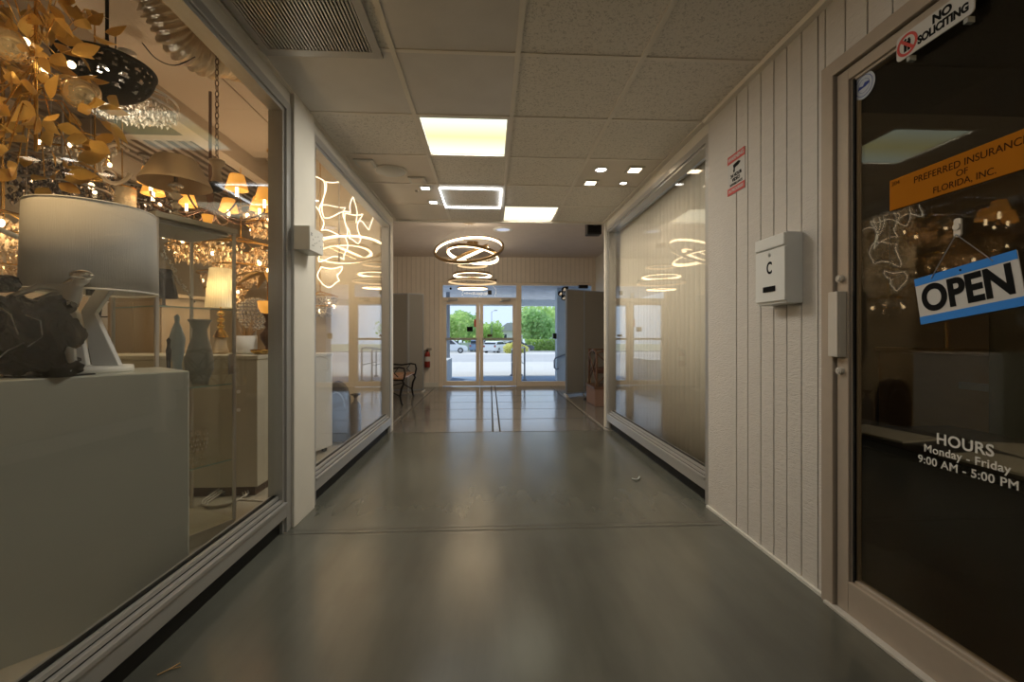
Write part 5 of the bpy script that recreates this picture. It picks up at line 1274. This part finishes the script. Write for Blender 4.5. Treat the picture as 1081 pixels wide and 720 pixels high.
# flexible foil duct and vent in the showroom ceiling
t = thing('foil_duct', 'crinkled silver flexible duct crossing the showroom ceiling', 'duct', at(210, 50, 2.6), 0)
pa = [at(150, -25, 2.3), at(172, 10, 2.4), at(190, 40, 2.5), at(215, 58, 2.62), at(240, 62, 2.75), at(262, 70, 2.95), at(276, 84, 3.2)]
def spline(P, k):
    out = []
    for i in range(len(P) - 1):
        a, b, c_, d_ = P[max(0, i - 1)], P[i], P[i + 1], P[min(len(P) - 1, i + 2)]
        for j in range(k):
            u = j / k; out.append(.5 * ((2 * b) + (c_ - a) * u + (2 * a - 5 * b + 4 * c_ - d_) * u * u + (3 * b - a - 3 * c_ + d_) * u ** 3))
    return out + [P[-1]]
pp = [q - t.location for q in spline(pa, 16)]; m = MB(); rr = random.Random(11)
m.tube(pp, [.105 + .012 * math.sin(i * 1.6) + rr.uniform(-.006, .006) for i in range(len(pp))], 20); m.build('duct_sleeve', M['duct'], t)
t = thing('duct_strap', 'thin dark cable looping below the foil duct', 'cable', at(185, 60, 2.3), 0)
m = MB(); m.tube([q - t.location for q in spline([at(150, 45, 2.3), at(165, 62, 2.35), at(185, 69, 2.4), at(206, 60, 2.5)], 6)], .003, 5); m.build('cable', M['ink'], t)
p = at(228, 86, 2.98); p.z = 3.055
t = thing('slatted_vent', 'square slatted vent in the showroom ceiling below the duct', 'vent', p, 0)
m = MB()
for i in range(7): m.box(-.15, .15, -.14 + i * .045, -.12 + i * .045, -.02, .0)
m.build('slats', M['show_ceiling'], t); m = MB()
for a in ((-.17, .17, -.17, -.15), (-.17, .17, .15, .17), (-.17, -.15, -.17, .17), (.15, .17, -.17, .17)): m.box(*a, -.022, .0)
m.build('vent_frame', M['show_ceiling'], t)
# chain with small spool pendant
p = at(229, 185, 2.55)
t = thing('chain_pendant', 'small tan spool-shaped pendant on a long chain', 'pendant light', p, 0)
m = MB(); z = .085; k_ = 0
while z < .81:
    ax = k_ % 2; m.tube([((.009 * math.cos(i * PI / 6)) * (1 - ax), (.009 * math.cos(i * PI / 6)) * ax, z + .019 * math.sin(i * PI / 6) + .012) for i in range(12)], .0028, 5, True); z += .031; k_ += 1
m.build('chain', M['wood_dark'], t)
m = MB(); m.lathe([(0, .09), (.040, .085), (.042, .07), (.022, .045), (.020, .0), (.030, -.035), (.0, -.04)], 24); m.build('spool', M['lamp_tan'], t)
m = MB(); m.sphere((-.01, 0, -.07), .042, 14, (1, 1, .8)); m.build('dark_bowl', M['black_metal'], t)
# C-shaped ring pendant
p = at(122, 173, 2.6)
t = thing('open_ring_pendant', 'cream C-shaped ring pendant hanging left of the vitrine lamp', 'pendant light', p, -TH)
m = MB(); m.tube([(.098 * math.cos(a), 0, .115 * math.sin(a)) for a in [.75 + i * (2 * PI - 1.25) / 40 for i in range(41)]], .011, 10); m.build('open_ring', pm('cream_ring', (.70, .56, .40), .4), t)
m = MB(); m.cyl((0, 0, .115), (0, 0, .80), .003, n=6); m.build('cord', M['ink'], t)
# candle chandelier with amber shades
p = at(222, 212, 3.6)
t = thing('candle_chandelier', 'dark chandelier with lit amber candle shades above the vitrine', 'chandelier', p, 0)
m = MB(); m.cyl((0, 0, -.15), (0, 0, .95), .012, n=8); m.lathe([(0, -.18), (.03, -.16), (.045, -.10), (.02, -.02), (.03, .05), (0, .08)], 16)
for i in range(8):
    a = i * PI / 4 + .2; m.tube(spline([Vector((0, 0, -.05)), Vector((.2 * math.cos(a), .2 * math.sin(a), -.14)), Vector((.38 * math.cos(a), .38 * math.sin(a), -.08)), Vector((.40 * math.cos(a), .40 * math.sin(a), -.02))], 5), .007, 6)
m.build('arms', M['wood_dark'], t)
for i in range(8):
    a = i * PI / 4 + .2; cx_, cy_ = .40 * math.cos(a), .40 * math.sin(a)
    m = MB(); m.lathe([(.078, .0), (.048, .115)], 22, (cx_, cy_, .02)); sh = m.build('candle_shade', M['shade_orange'], t, solid=.002)
    m = MB(); m.cyl((cx_, cy_, -.03), (cx_, cy_, .04), .011, n=8); m.sphere((cx_, cy_, .055), .008, 8); m.build('bulb', M['bulb'], sh)
lamp_in(t, (0, 0, -.25), 6 * P_SHOW, (1, .78, .52), .1)
# further chandeliers filling the room
cl = [
 ('crystal_chandelier', 'smoked crystal chandelier above and left of the big white lamp', (66, 178, 2.9), .26, .27, 'crystal_dark', 420, .9, 2, .013),
 ('crystal_chandelier', 'champagne crystal chandelier seen between vitrine and pillar, upper one', (287, 226, 4.7), .30, .26, 'crystal_gold', 320, .6, 6, .016),
 ('crystal_chandelier', 'champagne crystal chandelier seen between vitrine and pillar, lower one', (254, 262, 4.75), .34, .40, 'crystal_gold', 360, .5, 7, .018),
 ('crystal_chandelier', 'clear crystal chandelier with warm bulbs beside the gold palm lamp', (292, 268, 5.6), .30, .45, 'crystal', 320, .5, 6, .018),
 ('crystal_chandelier', 'far champagne crystal chandelier seen through the top of the vitrine', (205, 246, 5.2), .36, .35, 'crystal_gold', 320, .5, 6, .018),
 ('crystal_chandelier', 'amber crystal chandelier at the left edge above the figurine', (2, 232, 2.45), .16, .16, 'crystal_gold', 220, .8, 5, .012),
 ('crystal_chandelier', 'champagne crystal chandelier at the left edge, just over the figurine', (4, 264, 3.3), .20, .24, 'crystal_gold', 260, .7, 5, .013),
 ('crystal_chandelier', 'clear crystal chandelier high behind the open ring pendant', (80, 150, 4.2), .30, .25, 'crystal', 260, .6, 4, .018),
 ('crystal_chandelier', 'dark crystal chandelier far back left of the amber candle shades', (152, 205, 5.0), .30, .30, 'crystal_dark', 260, .6, 5, .018),
 ('crystal_chandelier', 'clear crystal chandelier with bulbs behind the far left window', (338, 314, 4.75), .18, .20, 'crystal', 220, .6, 5, .014),
 ('crystal_chandelier', 'champagne crystal chandelier in the depth of the showroom behind the pleated lamp', (240, 290, 6.2), .36, .40, 'crystal_gold', 300, .5, 6, .02),
 ('crystal_chandelier', 'far clear crystal chandelier above the tan wooden cabinet', (110, 262, 6.0), .4, .4, 'crystal', 260, .5, 5, .02),
]
for i, (nm, lab, (px, py, dp), R, H, mt, n, cone, nb, sz) in enumerate(cl):
    p = at(px, py, dp)
    if p.x > -2.35 and p.y > 4.95: p = at(px - 8, py, 4.6)
    ceilz = 3.05 if p.x > -2.62 else 3.12
    crystal_light(nm, lab, p, R, H, M[mt], n, cone, nb, sz, 'crystal chandeliers hung through the showroom', M['gold'] if 'dark' not in mt else M['silver_soft'], ceilz - p.z, seed=i + 3)
for nm, off, e in (('crystal_chandelier.001', (0, 0, -.1), 5), ('crystal_chandelier.002', (0, -.1, -.1), 5), ('crystal_chandelier.005', (.1, -.1, -.1), 3), ('crystal_chandelier.004', (0, 0, -.2), 6), ('crystal_chandelier.008', (0, 0, -.2), 6), ('crystal_chandelier.010', (0, 0, -.3), 6), ('crystal_chandelier.011', (0, 0, -.3), 6)):
    if nm in bpy.data.objects: lamp_in(bpy.data.objects[nm], off, e * P_SHOW, (1, .78, .52), .15)
# textured cylinder lantern
p = at(129, 211, 3.4)
t = thing('hammered_lantern', 'hammered champagne glass cylinder lantern above the big white lamp', 'pendant light', p, 0)
m = MB(); m.lathe([(.082, -.085), (.086, .085)], 40, wob=lambda a, z: 1 + .02 * math.sin(13 * a + 60 * z)); m.build('glass_cylinder', pm('hammered_glass', (.75, .60, .38), .2, .5, .2, 30, .6, 60), t, solid=.004)
m = MB(); m.lathe([(0, .09), (.088, .085), (.088, .095), (0, .10)], 24); m.cyl((0, 0, .10), (0, 0, .95), .004, n=6); m.build('cap_and_cord', M['gold'], t)
MB().sphere((0, 0, 0), .022, 10).build('bulb', M['bulb'], t)
t = thing('glass_globe_pendant', 'pink-clear glass globe pendant left of the hammered lantern', 'pendant light', at(100, 205, 2.45), 0)
m = MB(); m.sphere((0, 0, 0), .085, 24); m.build('globe', M['acrylic'], t); m = MB(); m.cyl((0, 0, .08), (0, 0, .98), .004, n=6); m.lathe([(0, .10), (.03, .095), (.034, .075), (0, .07)], 14); m.build('cap_and_cord', M['gold'], t)
MB().sphere((0, 0, .01), .010, 10).build('bulb', M['bulb'], t)
# white tube pendants and a track bar
p1, p2 = at(54, 166, 3.1), at(96, 190, 3.5)
t = thing('tube_light', 'slanting white tube light hanging right of the gold leaves', 'pendant light', (p1 + p2) / 2, 0)
m = MB(); m.tube([p1 - t.location, p2 - t.location], .016, 8); m.build('tube', M['white'], t); m = MB()
for q in (p1, p2): m.tube([q - t.location, q - t.location + Vector((0, 0, 3.06 - q.z))], .002, 5)
m.build('wires', M['alu'], t)
p1, p2 = at(-6, 240, 2.1), at(28, 254, 2.22)
t = thing('tube_light', 'short white tube light at the left edge beside the amber crystals', 'pendant light', (p1 + p2) / 2, 0)
m = MB(); m.tube([p1 - t.location, p2 - t.location], .014, 8); m.build('tube', M['white'], t); m = MB()
for q in (p1, p2): m.tube([q - t.location, q - t.location + Vector((0, 0, 3.06 - q.z))], .002, 5)
m.build('wires', M['alu'], t)
# gold palm leaf floor lamp
p = at(284, 292, 4.45)
t = thing('palm_leaf_lamp', 'gold palm leaf floor lamp with drooping fronds seen beside the pillar', 'floor lamp', (p.x, p.y, 0), 0)
zz = p.z
m = MB(); m.lathe([(0, 0), (.16, 0), (.16, .02), (.03, .05), (.022, .08), (.018, zz), (0, zz)], 20); m.build('trunk', M['gold'], t)
m = MB(); rr = random.Random(14)
for i in range(11):
    a = i * 2 * PI / 11; d = Vector((math.cos(a), math.sin(a), .55)); m.leaf((0, 0, zz), d, (0, 0, 1), rr.uniform(.30, .40), .09, .9)
m.build('gold_fronds', M['gold_leaf'], t)
MB().sphere((0, 0, zz + .06), .025, 10).build('bulb', M['bulb'], t)
# wave chandelier of edge-lit acrylic sheets behind the far window
t = thing('wave_chandelier', 'chandelier of wavy edge-lit acrylic sheets behind the far left window', 'chandelier', at(358, 240, 4.42), 0)
O = t.location.copy()
sheets = [(357, 209, 4.35, .26, .34, .05, .0), (331, 204, 4.5, .24, .32, 1.1, 1.2), (384, 219, 4.5, .20, .36, .9, 2.0), (352, 232, 4.55, .26, .27, -.1, 3.1), (373, 240, 4.42, .18, .26, -.5, 4.0), (348, 291, 4.45, .20, .17, -.1, 5.2), (352, 262, 4.6, .24, .24, .3, .7)]
for (px, py, dp, w_, h_, yw, ph) in sheets:
    c_ = at(px, py, dp) - O; n = 16; ax = Vector((math.cos(yw), math.sin(yw), 0)); nr = Vector((-ax.y, ax.x, 0))
    def sp_(u, v):
        wx = .020 * math.sin(v * 5.5 + ph); bo = .03 * math.sin(u * 3 + v * 4 + ph)
        return c_ + ax * (u * w_ + wx) + Vector((0, 0, v * h_ + (.032 if v < 0 else .012) * math.sin(u * 4.4 + ph))) + nr * bo
    m = MB(); vs = [sp_(i / n - .5, j / n - .5) for j in range(n + 1) for i in range(n + 1)]
    m.add(vs, [(j * (n + 1) + i, j * (n + 1) + i + 1, (j + 1) * (n + 1) + i + 1, (j + 1) * (n + 1) + i) for j in range(n) for i in range(n)], True)
    sh = m.build('acrylic_sheet', M['acrylic_milky'], t)
    e = [sp_(i / n - .5, -.5) for i in range(n)] + [sp_(.5, j / n - .5) for j in range(n)] + [sp_(.5 - i / n, .5) for i in range(n)] + [sp_(-.5, .5 - j / n) for j in range(n)]
    m = MB(); m.tube(e, .0052, 6, True); m.build('lit_edge', M['edge_lit'], sh)
m = MB(); m.cyl((0, 0, -.35), (0, 0, 3.05 - O.z), .007, n=8); m.lathe([(0, 3.055 - O.z), (.10, 3.055 - O.z), (.10, 3.03 - O.z), (0, 3.03 - O.z)], 24)
m.build('centre_rod', M['silver_soft'], t)
lamp_in(t, (-.1, -.1, -.30), 4 * P_SHOW, (1, .84, .62), .1)

# ================================================================== LIGHT FROM OUTSIDE
w = bpy.data.worlds.new('sky'); SC.world = w; w.use_nodes = True
nt = w.node_tree; nt.nodes.clear(); out = nt.nodes.new('ShaderNodeOutputWorld'); bg = nt.nodes.new('ShaderNodeBackground')
sky = nt.nodes.new('ShaderNodeTexSky'); sky.sky_type = 'HOSEK_WILKIE'; sky.turbidity = 3.2; sky.ground_albedo = .4; sky.sun_direction = Vector((-.45, .55, .65)).normalized()
mixn = nt.nodes.new('ShaderNodeMix'); mixn.data_type = 'RGBA'; mixn.inputs['Factor'].default_value = .75
nt.links.new(sky.outputs[0], mixn.inputs['A']); mixn.inputs['B'].default_value = (.66, .80, .98, 1)
nt.links.new(mixn.outputs['Result'], bg.inputs[0]); bg.inputs[1].default_value = P_SKY
nt.links.new(bg.outputs[0], out.inputs[0])
s = bpy.data.lights.new('sun', 'SUN'); s.energy = P_SUN; s.angle = .01; s.color = (1, .96, .88)
so = bpy.data.objects.new('sun', s); COL.objects.link(so); so.rotation_euler = Vector((.45, -.55, -.65)).to_track_quat('-Z', 'Y').to_euler()
